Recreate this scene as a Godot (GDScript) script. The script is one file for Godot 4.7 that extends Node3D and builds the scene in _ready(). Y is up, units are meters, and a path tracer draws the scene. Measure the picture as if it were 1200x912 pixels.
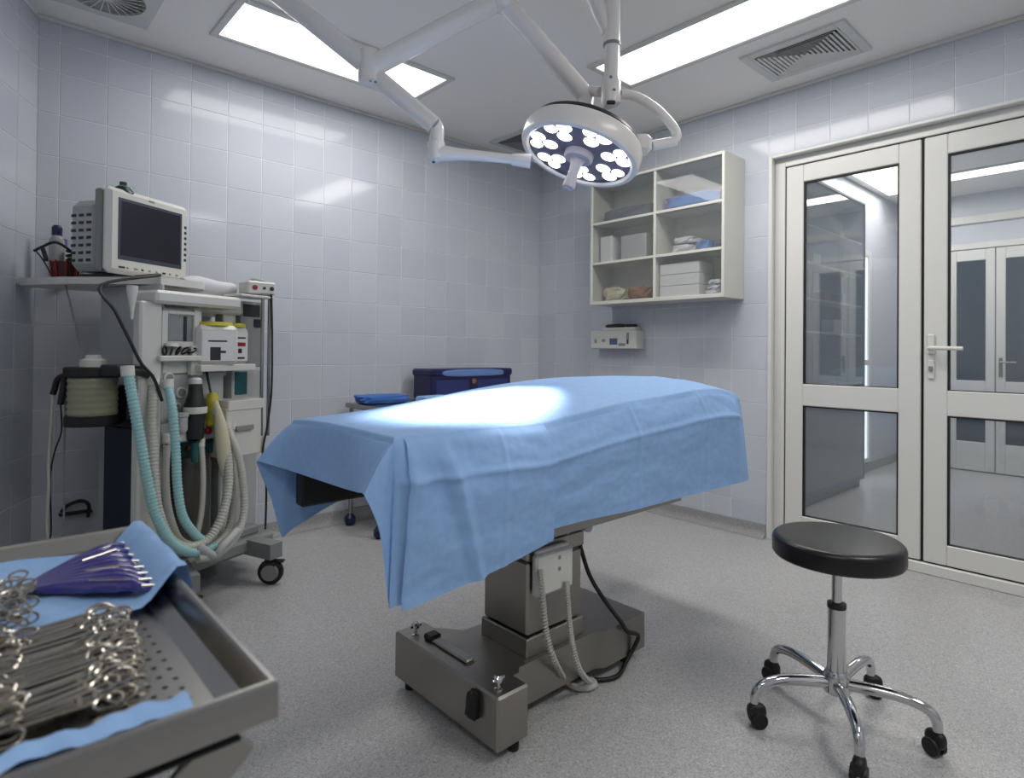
extends Node3D
# Operating room: measured from the photograph; x runs along the back wall, -z towards it, y up, metres.

const F := 708.008
const CX := 601.902
const CY := 404.487
const EYE := Vector3(0, 1.102, 0)
const W := 3.548      # right wall
const D := 3.578      # back wall
const H := 2.65       # ceiling

var cam_basis: Basis
var taken := {}
var M := {}
var rng := RandomNumberGenerator.new()
var wrinkle := FastNoiseLite.new()

# ------------------------------------------------------------------ mesh building
class MB:
	var v := PackedVector3Array()
	func tri(a: Vector3, b: Vector3, c: Vector3) -> void:
		v.append(a); v.append(b); v.append(c)
	func quad(a: Vector3, b: Vector3, c: Vector3, d: Vector3) -> void:
		v.append(a); v.append(b); v.append(c); v.append(a); v.append(c); v.append(d)
	func out_tri(a: Vector3, b: Vector3, c: Vector3, o: Vector3) -> void:
		if (b - a).cross(c - a).dot((a + b + c) / 3.0 - o) < 0.0:
			tri(a, c, b)
		else:
			tri(a, b, c)
	func out_quad(a: Vector3, b: Vector3, c: Vector3, d: Vector3, o: Vector3) -> void:
		out_tri(a, b, c, o); out_tri(a, c, d, o)
	func box(lo: Vector3, hi: Vector3, bev := 0.0, xf := Transform3D()) -> MB:
		var l := Vector3(minf(lo.x, hi.x), minf(lo.y, hi.y), minf(lo.z, hi.z))
		var h := Vector3(maxf(lo.x, hi.x), maxf(lo.y, hi.y), maxf(lo.z, hi.z))
		var c := (l + h) * 0.5
		var s := (h - l) * 0.5
		var b := minf(bev, minf(s.x, minf(s.y, s.z)) * 0.9)
		var o: Vector3 = xf * c
		if b <= 0.0:
			var p := []
			for i in 8:
				p.append(xf * (c + Vector3(s.x if i & 1 else -s.x, s.y if i & 2 else -s.y, s.z if i & 4 else -s.z)))
			for f in [[0, 1, 3, 2], [4, 5, 7, 6], [0, 1, 5, 4], [2, 3, 7, 6], [0, 2, 6, 4], [1, 3, 7, 5]]:
				out_quad(p[f[0]], p[f[1]], p[f[2]], p[f[3]], o)
			return self
		var q := {}
		for i in 8:
			var g := Vector3(1 if i & 1 else -1, 1 if i & 2 else -1, 1 if i & 4 else -1)
			for ax in 3:
				var t := s - Vector3(b, b, b)
				t[ax] = s[ax]
				q[i * 3 + ax] = xf * (c + g * t)
		for ax in 3:
			var u := (ax + 1) % 3
			var w := (ax + 2) % 3
			for side in 2:
				var ids := []
				for k in [[0, 0], [1, 0], [1, 1], [0, 1]]:
					ids.append((side << ax) | (k[0] << u) | (k[1] << w))
				out_quad(q[ids[0] * 3 + ax], q[ids[1] * 3 + ax], q[ids[2] * 3 + ax], q[ids[3] * 3 + ax], o)
			for k in 4:
				var base: int = ((k & 1) << u) | ((k >> 1) << w)
				var e0 := base
				var e1 := base | (1 << ax)
				out_quad(q[e0 * 3 + u], q[e1 * 3 + u], q[e1 * 3 + w], q[e0 * 3 + w], o)
		for i in 8:
			out_tri(q[i * 3], q[i * 3 + 1], q[i * 3 + 2], o)
		return self
	func ring(c: Vector3, ux: Vector3, uy: Vector3, r: float, n: int) -> PackedVector3Array:
		var a := PackedVector3Array()
		for i in n:
			var t := TAU * i / n
			a.append(c + (ux * cos(t) + uy * sin(t)) * r)
		return a
	func join(a: PackedVector3Array, b: PackedVector3Array) -> void:
		var n := a.size()
		for i in n:
			var j := (i + 1) % n
			quad(a[i], a[j], b[j], b[i])
	func fan(c: Vector3, a: PackedVector3Array, flip: bool) -> void:
		for i in a.size():
			var j := (i + 1) % a.size()
			if flip:
				tri(c, a[j], a[i])
			else:
				tri(c, a[i], a[j])
	func tube(pts: Array, rad, n := 12, caps := true) -> MB:
		var m := pts.size()
		var t: Vector3 = (pts[1] - pts[0]).normalized()
		var ux := t.cross(Vector3.UP if absf(t.y) < 0.9 else Vector3.RIGHT).normalized()
		var prev := PackedVector3Array()
		for i in m:
			var d: Vector3
			if i == 0:
				d = pts[1] - pts[0]
			elif i == m - 1:
				d = pts[i] - pts[i - 1]
			else:
				d = (pts[i] - pts[i - 1]).normalized() + (pts[i + 1] - pts[i]).normalized()
			d = d.normalized()
			ux = (ux - d * ux.dot(d)).normalized()
			var uy := d.cross(ux)
			var r: float = rad[i] if rad is Array else rad
			var cur := ring(pts[i], ux, uy, r, n)
			if i > 0:
				join(prev, cur)
			elif caps:
				fan(pts[0], cur, true)
			if i == m - 1 and caps:
				fan(pts[i], cur, false)
			prev = cur
		return self
	func lathe(prof: Array, n := 24, xf := Transform3D()) -> MB:
		# profile of Vector2(radius, height) from bottom to top, outside to the right
		var prev := PackedVector3Array()
		for i in prof.size():
			var cur := PackedVector3Array()
			for k in n:
				var a := TAU * k / n
				cur.append(xf * Vector3(cos(a) * prof[i].x, prof[i].y, -sin(a) * prof[i].x))
			if i > 0:
				join(prev, cur)
			prev = cur
		return self
	func prism(poly: PackedVector2Array, y0: float, y1: float, xf := Transform3D()) -> MB:
		# poly in x,z; extruded along y
		var ids := Geometry2D.triangulate_polygon(poly)
		var area := 0.0
		for i in poly.size():
			area += poly[i].cross(poly[(i + 1) % poly.size()])
		for i in range(0, ids.size(), 3):
			var a := poly[ids[i]]
			var b := poly[ids[i + 1]]
			var c := poly[ids[i + 2]]
			if (b - a).cross(c - a) > 0.0:
				var s := b
				b = c
				c = s
			tri(xf * Vector3(a.x, y1, a.y), xf * Vector3(b.x, y1, b.y), xf * Vector3(c.x, y1, c.y))
			tri(xf * Vector3(a.x, y0, a.y), xf * Vector3(c.x, y0, c.y), xf * Vector3(b.x, y0, b.y))
		for i in poly.size():
			var a := poly[i]
			var b := poly[(i + 1) % poly.size()]
			if area < 0.0:
				var s := a
				a = b
				b = s
			quad(xf * Vector3(a.x, y0, a.y), xf * Vector3(a.x, y1, a.y), xf * Vector3(b.x, y1, b.y), xf * Vector3(b.x, y0, b.y))
		return self
	func grid(rows: Array) -> MB:
		for i in rows.size() - 1:
			var a: PackedVector3Array = rows[i]
			var b: PackedVector3Array = rows[i + 1]
			for j in a.size() - 1:
				var p := [a[j], a[j + 1], b[j + 1], b[j]]
				if p[0].distance_squared_to(p[1]) < 1e-12:
					tri(p[0], p[2], p[3])
				elif p[2].distance_squared_to(p[3]) < 1e-12:
					tri(p[0], p[1], p[2])
				else:
					quad(p[0], p[1], p[2], p[3])
		return self
	func blob(c: Vector3, s: Vector3, e := 0.5, amp := 0.0, sd := 1, n := 14, xf := Transform3D()) -> MB:
		# a soft lump: superellipsoid of half size s, roughened
		var nz := FastNoiseLite.new()
		nz.seed = sd
		nz.frequency = 1.0
		var rows := []
		for i in n + 1:
			var la := -PI / 2 + PI * i / n
			var row := PackedVector3Array()
			for j in 2 * n + 1:
				var lo := TAU * (j % (2 * n)) / (2 * n)
				var d := Vector3(pw(cos(la), e) * pw(cos(lo), e), pw(sin(la), e), -pw(cos(la), e) * pw(sin(lo), e))
				if i == 0 or i == n:
					d = Vector3(0, -1 if i == 0 else 1, 0)
				var k := 1.0 + amp * nz.get_noise_3d(d.x * 1.6, d.y * 1.6, d.z * 1.6)
				row.append(xf * (c + d * s * k))
			rows.append(row)
		return grid(rows)
	func pw(x: float, e: float) -> float:
		return signf(x) * pow(absf(x), e)
	func mesh(inv: Transform3D, angle := 38.0) -> ArrayMesh:
		var n := v.size() / 3
		var fn := PackedVector3Array()
		var fu := PackedVector3Array()
		var at := {}
		var pos := PackedVector3Array()
		for i in n:
			var a := inv * v[i * 3]
			var b := inv * v[i * 3 + 1]
			var c := inv * v[i * 3 + 2]
			var g := (b - a).cross(c - a)
			if g.length_squared() < 1e-20:
				continue
			var f := fn.size()
			fn.append(g); fu.append(g.normalized())
			for p in [a, b, c]:
				var key := Vector3i((p * 20000.0).round())
				if not at.has(key):
					at[key] = PackedInt32Array()
				at[key].append(f)
				pos.append(p)
		var cs := cos(deg_to_rad(angle))
		var vs := PackedVector3Array()
		var ns := PackedVector3Array()
		for f in fn.size():
			for k in [0, 2, 1]:
				var p := pos[f * 3 + k]
				var s := Vector3.ZERO
				for o in at[Vector3i((p * 20000.0).round())]:
					if fu[o].dot(fu[f]) > cs:
						s += fn[o]
				vs.append(p)
				ns.append(s.normalized() if s.length_squared() > 1e-24 else fu[f])
		var arr := []
		arr.resize(Mesh.ARRAY_MAX)
		arr[Mesh.ARRAY_VERTEX] = vs
		arr[Mesh.ARRAY_NORMAL] = ns
		var am := ArrayMesh.new()
		am.add_surface_from_arrays(Mesh.PRIMITIVE_TRIANGLES, arr)
		return am

func mb() -> MB:
	return MB.new()

func top_of(n: Node) -> Node3D:
	while n.get_parent() != self:
		n = n.get_parent()
	return n

func part(b: MB, called: String, m: Material, parent: Node, local := false, angle := 38.0) -> MeshInstance3D:
	var o := MeshInstance3D.new()
	o.name = called
	var inv := Transform3D() if local else top_of(parent).transform.affine_inverse()
	o.mesh = b.mesh(inv, angle)
	o.material_override = m
	o.cast_shadow = GeometryInstance3D.SHADOW_CASTING_SETTING_ON
	parent.add_child(o, true)
	return o

func numbered(called: String) -> String:
	if not taken.has(called):
		taken[called] = 0
		return called
	taken[called] += 1
	return "%s_%03d" % [called, taken[called]]

func tag(o: Node, label: String, category: String, group := "") -> Node:
	o.set_meta("label", label)
	o.set_meta("category", category)
	if group:
		o.set_meta("group", group)
	return o

func thing(called: String, label: String, category: String, where := Vector3.ZERO, yaw := 0.0, group := "") -> Node3D:
	var o := Node3D.new()
	o.name = numbered(called)
	add_child(o)
	o.position = where
	o.rotation.y = yaw
	tag(o, label, category, group)
	return o

func one(b: MB, called: String, m: Material, label: String, category: String, group := "", angle := 38.0) -> MeshInstance3D:
	# a thing that is one mesh; built in world places, moved so that its node stands at its base
	var lo := Vector3(1e9, 1e9, 1e9)
	var hi := -lo
	for p in b.v:
		lo = lo.min(p)
		hi = hi.max(p)
	var base := Vector3((lo.x + hi.x) / 2, lo.y, (lo.z + hi.z) / 2)
	var o := MeshInstance3D.new()
	o.name = numbered(called)
	o.mesh = b.mesh(Transform3D(Basis(), -base), angle)
	o.material_override = m
	o.position = base
	add_child(o)
	tag(o, label, category, group)
	return o

func struct(b: MB, called: String, m: Material, label := "", category := "") -> MeshInstance3D:
	var o := MeshInstance3D.new()
	o.name = called
	o.mesh = b.mesh(Transform3D())
	o.material_override = m
	add_child(o)
	o.set_meta("kind", "structure")
	if label:
		tag(o, label, category)
	return o

func struct_node(called: String, label: String, category: String) -> Node3D:
	var o := Node3D.new()
	o.name = called
	add_child(o)
	o.set_meta("kind", "structure")
	tag(o, label, category)
	return o

# ------------------------------------------------------------------ photo pixels to places
func ray(px: float, py: float) -> Vector3:
	return cam_basis * Vector3((px - CX) / F, -(py - CY) / F, -1.0)
func wx(px: float, py: float, x := W) -> Vector3:
	var r := ray(px, py)
	return EYE + r * (x / r.x)
func bz(px: float, py: float, z := -D) -> Vector3:
	var r := ray(px, py)
	return EYE + r * (z / r.z)
func fl(px: float, py: float, y := 0.0) -> Vector3:
	var r := ray(px, py)
	return EYE + r * ((y - EYE.y) / r.y)
func deep(px: float, py: float, d: float) -> Vector3:
	return EYE + ray(px, py) * d
func on(px: float, py: float, o: Vector3, n: Vector3) -> Vector3:
	var r := ray(px, py)
	return EYE + r * ((o - EYE).dot(n) / r.dot(n))

func curve(pts: Array, per := 6) -> Array:
	var out := []
	for i in pts.size() - 1:
		var a: Vector3 = pts[maxi(i - 1, 0)]
		var d: Vector3 = pts[mini(i + 2, pts.size() - 1)]
		for k in per:
			out.append((pts[i] as Vector3).cubic_interpolate(pts[i + 1], a, d, float(k) / per))
	out.append(pts[-1])
	return out

# ------------------------------------------------------------------ materials
func mat(key: String, c: Color, rough := 0.5, metal := 0.0) -> StandardMaterial3D:
	var m := StandardMaterial3D.new()
	m.resource_name = key
	m.albedo_color = c
	m.roughness = rough
	m.metallic = metal
	M[key] = m
	return m

func noise_tex(sd: int, freq: float, lo: Color, hi: Color, size := 512, oct := 3) -> NoiseTexture2D:
	var n := FastNoiseLite.new()
	n.seed = sd
	n.frequency = freq
	n.fractal_octaves = oct
	var t := NoiseTexture2D.new()
	t.noise = n
	t.width = size
	t.height = size
	t.seamless = true
	var g := Gradient.new()
	g.set_color(0, lo)
	g.set_color(1, hi)
	t.color_ramp = g
	return t

func world_tex(m: StandardMaterial3D, scale: float) -> void:
	m.uv1_triplanar = true
	m.uv1_world_triplanar = true
	m.uv1_scale = Vector3(scale, scale, scale)

func speckle(base: Color, darks: Color, lights: Color, size: int, count: int, sd: int) -> ImageTexture:
	var r := RandomNumberGenerator.new()
	r.seed = sd
	var im := Image.create(size, size, false, Image.FORMAT_RGB8)
	var n := FastNoiseLite.new()
	n.seed = sd
	n.frequency = 0.02
	im.fill(base)
	for i in count:
		var x := r.randi() % size
		var y := r.randi() % size
		var w := 2 + r.randi() % 5
		var h := 2 + r.randi() % 4
		var c: Color = base.lerp(darks if r.randf() < 0.55 else lights, r.randf_range(0.25, 0.9))
		im.fill_rect(Rect2i(x, y, w, h), c)
		if x + w > size:
			im.fill_rect(Rect2i(0, y, x + w - size, h), c)
		if y + h > size:
			im.fill_rect(Rect2i(x, 0, w, y + h - size), c)
	return ImageTexture.create_from_image(im)

func materials() -> void:
	var m := mat("floor", Color.WHITE, 0.36)
	m.albedo_texture = speckle(Color(0.69, 0.69, 0.69), Color(0.545, 0.545, 0.55), Color(0.80, 0.80, 0.80), 1024, 36000, 5)
	world_tex(m, 1.0)
	m = mat("baseboard", Color(0.86, 0.86, 0.86), 0.45)
	m.albedo_texture = M.floor.albedo_texture
	world_tex(m, 1.0)
	mat("ceiling", Color(0.96, 0.948, 0.93), 0.55)
	mat("grout", Color(0.90, 0.91, 0.92), 0.6)
	for i in 4:
		var k: float = [0.0, 0.012, -0.012, 0.006][i]
		m = mat("tile%d" % i, Color(0.755 + k, 0.773 + k, 0.810 + k * 0.7), 0.09)
		m.metallic_specular = 0.3
	mat("wallpaint", Color(0.755, 0.773, 0.810), 0.3)
	mat("pvc", Color(0.845, 0.845, 0.83), 0.3)
	mat("gasket", Color(0.05, 0.05, 0.055), 0.6)
	m = mat("pane", Color(0.86, 0.93, 0.96, 0.06), 0.02)
	m.transparency = BaseMaterial3D.TRANSPARENCY_ALPHA
	m.metallic_specular = 0.6
	m = mat("cabinet_glass", Color(0.55, 0.57, 0.57, 0.14), 0.02)
	m.metallic_specular = 0.3
	m.transparency = BaseMaterial3D.TRANSPARENCY_ALPHA
	m = mat("diffuser", Color(0.95, 0.95, 0.95), 0.5)
	m.emission_enabled = true
	m.emission = Color(1.0, 0.99, 0.98)
	m.emission_energy_multiplier = 2.2
	m = mat("daylight_glass", Color(0.9, 0.93, 0.96), 0.3)
	m.emission_enabled = true
	m.emission = Color(0.86, 0.91, 1.0)
	m.emission_energy_multiplier = 1.1
	mat("duct_shade_grey", Color(0.34, 0.35, 0.36), 0.6)  # grey darkened to stand in for shade inside the vent ducts
	mat("enamel", Color(0.82, 0.82, 0.80), 0.28)
	mat("white_gloss", Color(0.90, 0.89, 0.88), 0.25)
	mat("cabinet", Color(0.80, 0.80, 0.77), 0.42)
	m = mat("steel", Color(0.63, 0.615, 0.59), 0.36, 1.0)
	m = mat("steel_plain", Color(0.62, 0.61, 0.59), 0.26, 1.0)
	mat("chrome", Color(0.80, 0.80, 0.80), 0.08, 1.0)
	mat("instrument", Color(0.66, 0.64, 0.60), 0.2, 1.0)
	mat("rubber", Color(0.035, 0.035, 0.038), 0.5)
	m = mat("vinyl", Color(0.022, 0.022, 0.024), 0.34)
	m.normal_enabled = true
	m.normal_texture = grain(3, 0.08)
	m.normal_scale = 0.15
	m.uv1_triplanar = true
	m.uv1_scale = Vector3(6, 6, 6)
	m = drape("drape", Color(0.56, 0.715, 0.905))
	m = drape("drape_dark", Color(0.20, 0.40, 0.72))
	mat("plastic", Color(0.80, 0.80, 0.78), 0.4)
	mat("plastic_grey", Color(0.52, 0.53, 0.53), 0.45)
	mat("plastic_mid", Color(0.66, 0.67, 0.67), 0.45)
	mat("plastic_dark", Color(0.10, 0.105, 0.11), 0.45)
	m = mat("screen", Color(0.15, 0.15, 0.19), 0.2)
	mat("bezel_dark", Color(0.22, 0.24, 0.30), 0.4)
	mat("navy_cylinder", Color(0.03, 0.085, 0.17), 0.3)
	mat("grey_cylinder", Color(0.36, 0.345, 0.33), 0.35)
	mat("teal", Color(0.10, 0.33, 0.34), 0.4)
	m = mat("hose_teal", Color(0.58, 0.75, 0.76), 0.42)
	m = mat("hose_white", Color(0.72, 0.72, 0.69), 0.45)
	mat("yellow", Color(0.76, 0.72, 0.22), 0.4)
	mat("red", Color(0.55, 0.07, 0.10), 0.4)
	mat("brown", Color(0.28, 0.12, 0.09), 0.5)
	mat("green", Color(0.06, 0.22, 0.17), 0.35)
	mat("violet", Color(0.45, 0.36, 0.62), 0.4)
	m = mat("purple", Color(0.15, 0.10, 0.44), 0.2)
	m.clearcoat_enabled = true
	m.clearcoat = 0.6
	m.clearcoat_roughness = 0.1
	m = mat("bellows", Color(0.55, 0.55, 0.46), 0.3)
	m = mat("clear", Color(0.85, 0.88, 0.88, 0.25), 0.1)
	m.transparency = BaseMaterial3D.TRANSPARENCY_ALPHA
	mat("navy", Color(0.085, 0.10, 0.28), 0.35)
	mat("navy_light", Color(0.16, 0.20, 0.42), 0.35)
	mat("paper", Color(0.84, 0.84, 0.84), 0.6)
	mat("linen_white", Color(0.80, 0.80, 0.82), 0.8)
	mat("linen_grey", Color(0.38, 0.40, 0.44), 0.8)
	mat("linen_blue", Color(0.40, 0.52, 0.74), 0.8)
	mat("linen_cream", Color(0.78, 0.76, 0.66), 0.8)
	mat("orange_brown", Color(0.55, 0.38, 0.25), 0.7)
	mat("cord_white", Color(0.70, 0.70, 0.67), 0.5)
	m = mat("led", Color(1, 1, 1), 0.3)
	m.emission_enabled = true
	m.emission = Color(1.0, 0.98, 0.99)
	m.emission_energy_multiplier = 4.0
	mat("lens_plate", Color(0.40, 0.39, 0.45), 0.2)
	mat("handle_grip", Color(0.70, 0.68, 0.71), 0.4)
	mat("print_dark", Color(0.12, 0.12, 0.14), 0.5)
	mat("print_blue", Color(0.30, 0.36, 0.52), 0.5)
	mat("concrete", Color(0.6, 0.6, 0.6), 0.8)
	m = mat("glass_front", Color(0.55, 0.62, 0.70, 0.14), 0.03)
	m.transparency = BaseMaterial3D.TRANSPARENCY_ALPHA
	m = mat("dark_glass", Color(0.10, 0.14, 0.22), 0.06)

func grain(sd: int, freq: float) -> NoiseTexture2D:
	var n := FastNoiseLite.new()
	n.seed = sd
	n.frequency = freq
	var t := NoiseTexture2D.new()
	t.noise = n
	t.width = 256
	t.height = 256
	t.seamless = true
	t.as_normal_map = true
	t.bump_strength = 3.0
	return t

func drape(key: String, c: Color) -> StandardMaterial3D:
	var m := mat(key, Color.WHITE, 0.72)
	m.albedo_texture = noise_tex(21, 0.02, c.darkened(0.045), c.lightened(0.04), 512, 4)
	m.uv1_triplanar = true
	m.uv1_scale = Vector3(3, 3, 3)
	m.normal_enabled = true
	m.normal_texture = grain(9, 0.05)
	m.normal_scale = 0.1
	m.backlight_enabled = true
	m.backlight = c * 0.42
	m.rim_enabled = true
	m.rim = 0.15
	return m

# ------------------------------------------------------------------ scene
func _ready() -> void:
	rng.seed = 7
	wrinkle.seed = 3
	wrinkle.frequency = 1.0
	wrinkle.fractal_octaves = 3
	cam_basis = Basis(Vector3.UP, -0.739341) * Basis(Vector3.RIGHT, 0.00920907) * Basis(Vector3.BACK, 0.00979524)
	var cam := Camera3D.new()
	cam.name = "camera"
	cam.transform = Transform3D(cam_basis, EYE)
	cam.near = 0.05
	cam.far = 60.0
	cam.projection = Camera3D.PROJECTION_FRUSTUM
	cam.size = 0.05 * 912.0 / F
	cam.frustum_offset = Vector2((600.0 - CX) / F, -(456.0 - CY) / F) * 0.05
	add_child(cam)
	cam.current = true
	var we := WorldEnvironment.new()
	var env := Environment.new()
	env.background_mode = Environment.BG_COLOR
	env.background_color = Color(0.25, 0.27, 0.30)
	env.tonemap_mode = Environment.TONE_MAPPER_LINEAR
	env.tonemap_exposure = 1.0
	env.sdfgi_enabled = true
	env.ssao_enabled = true
	env.ssil_enabled = true
	we.environment = env
	var ca := CameraAttributesPhysical.new()
	ca.frustum_focal_length = 24.0
	ca.exposure_aperture = 5.0
	ca.frustum_focus_distance = 2.5
	we.camera_attributes = ca
	add_child(we)
	materials()
	# panels: the two that show, a twin behind the camera, and a fill panel added unseen
	ceiling_light("white ceiling light panel running along the tiled back wall", 0.91, 2.017, -3.17, -2.80, 1.05)
	ceiling_light("white ceiling light panel running along the wall with glass doors", 2.515, 2.83, -2.12, -0.90, 2.1)
	ceiling_light("white ceiling light panel opposite the tiled back wall", 1.2, 2.3, 0.45, 0.82, 2.5)
	ceiling_light("added unseen white fill light panel along the slanted wall", -0.72, -0.40, -0.35, 0.80, 1.2)  # unseen panel, added as fill for the machine side
	ceiling_light("white ceiling light panel beyond the glass doors", 5.6, 6.62, -1.88, -1.52, 0.9)
	ceiling_light("long white light strip beyond the glass doors", 6.2, 6.45, -1.45, 0.3, 1.0)
	room()
	doors()
	next_room()
	table()
	lamp()
	machine()
	monitor()
	machine_items()
	stool()
	instrument_table()
	cabinet()
	dispenser()
	trolley()
	vents()

func ceiling_light(label: String, x0: float, x1: float, z0: float, z1: float, e: float) -> void:
	var t := thing("ceiling_light", label, "light", Vector3((x0 + x1) / 2, H, (z0 + z1) / 2))
	var b := mb()
	var f := 0.035
	for s in [[x0 - f, x0, z0 - f, z1 + f], [x1, x1 + f, z0 - f, z1 + f], [x0, x1, z0 - f, z0], [x0, x1, z1, z1 + f]]:
		b.box(Vector3(s[0], H - 0.012, s[2]), Vector3(s[1], H + 0.004, s[3]), 0.003)
	part(b, "frame", M.enamel, t)
	part(mb().box(Vector3(x0, H - 0.006, z0), Vector3(x1, H + 0.004, z1)), "diffuser", M.diffuser, t)
	var l := AreaLight3D.new()
	l.name = "panel_light"
	l.area_size = Vector2(x1 - x0, z1 - z0)
	l.light_energy = e
	l.light_color = Color(1.0, 0.985, 0.965)
	l.area_range = 12.0
	l.shadow_enabled = true
	t.add_child(l)
	l.position = Vector3(0, -0.02, 0)
	l.rotation.x = -PI / 2

func tile_variants(w: float, h: float) -> ArrayMesh:
	return mb().box(Vector3(-w / 2, -h / 2, -0.004), Vector3(w / 2, h / 2, 0.004), 0.0016).mesh(Transform3D(), 20)

func tiles(parent: Node3D, o: Vector3, u: Vector3, n: Vector3, us: Array, vs: Array) -> void:
	# tiles between the joints us (along u) and vs (heights), facing n
	var cache := {}
	for i in us.size() - 1:
		for j in vs.size() - 1:
			var w: float = us[i + 1] - us[i] - 0.0028
			var h: float = vs[j + 1] - vs[j] - 0.0028
			if w < 0.01 or h < 0.01:
				continue
			var key := "%d_%d" % [roundi(w * 2000), roundi(h * 2000)]
			if not cache.has(key):
				cache[key] = tile_variants(w, h)
			var t := MeshInstance3D.new()
			t.name = "tile"
			t.mesh = cache[key]
			t.material_override = M["tile%d" % (rng.randi() % 4)]
			var p: Vector3 = o + u * (us[i] + us[i + 1]) / 2 + Vector3.UP * (vs[j] + vs[j + 1]) / 2 - n * 0.0018
			var bs := Basis(u, Vector3.UP, u.cross(Vector3.UP))
			bs = bs * Basis(Vector3.UP, rng.randf_range(-0.002, 0.002)) * Basis(Vector3.RIGHT, rng.randf_range(-0.0025, 0.0025))
			t.transform = Transform3D(bs, p)
			parent.add_child(t, true)

# air vents: x0, x1, z0, z1 and the width of the frame round the opening
const VENTS := [[2.985, 3.375, -1.545, -1.03, 0.045], [2.86, 3.26, -3.43, -3.03, 0.045], [0.25, 0.64, -3.37, -2.98, 0.04]]

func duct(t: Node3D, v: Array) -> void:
	# duct above the opening, its colour darkened for the shade inside
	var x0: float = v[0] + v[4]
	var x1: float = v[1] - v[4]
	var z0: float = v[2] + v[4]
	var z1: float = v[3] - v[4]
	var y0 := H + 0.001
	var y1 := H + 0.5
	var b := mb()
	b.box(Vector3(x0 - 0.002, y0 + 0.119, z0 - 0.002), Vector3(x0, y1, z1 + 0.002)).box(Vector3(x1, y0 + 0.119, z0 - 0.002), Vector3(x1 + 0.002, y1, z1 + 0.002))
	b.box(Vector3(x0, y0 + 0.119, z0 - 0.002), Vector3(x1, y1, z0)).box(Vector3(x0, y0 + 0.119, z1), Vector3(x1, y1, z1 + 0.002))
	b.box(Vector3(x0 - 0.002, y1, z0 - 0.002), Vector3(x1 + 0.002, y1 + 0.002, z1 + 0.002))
	part(b, "duct", M.duct_shade_grey, t)

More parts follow.
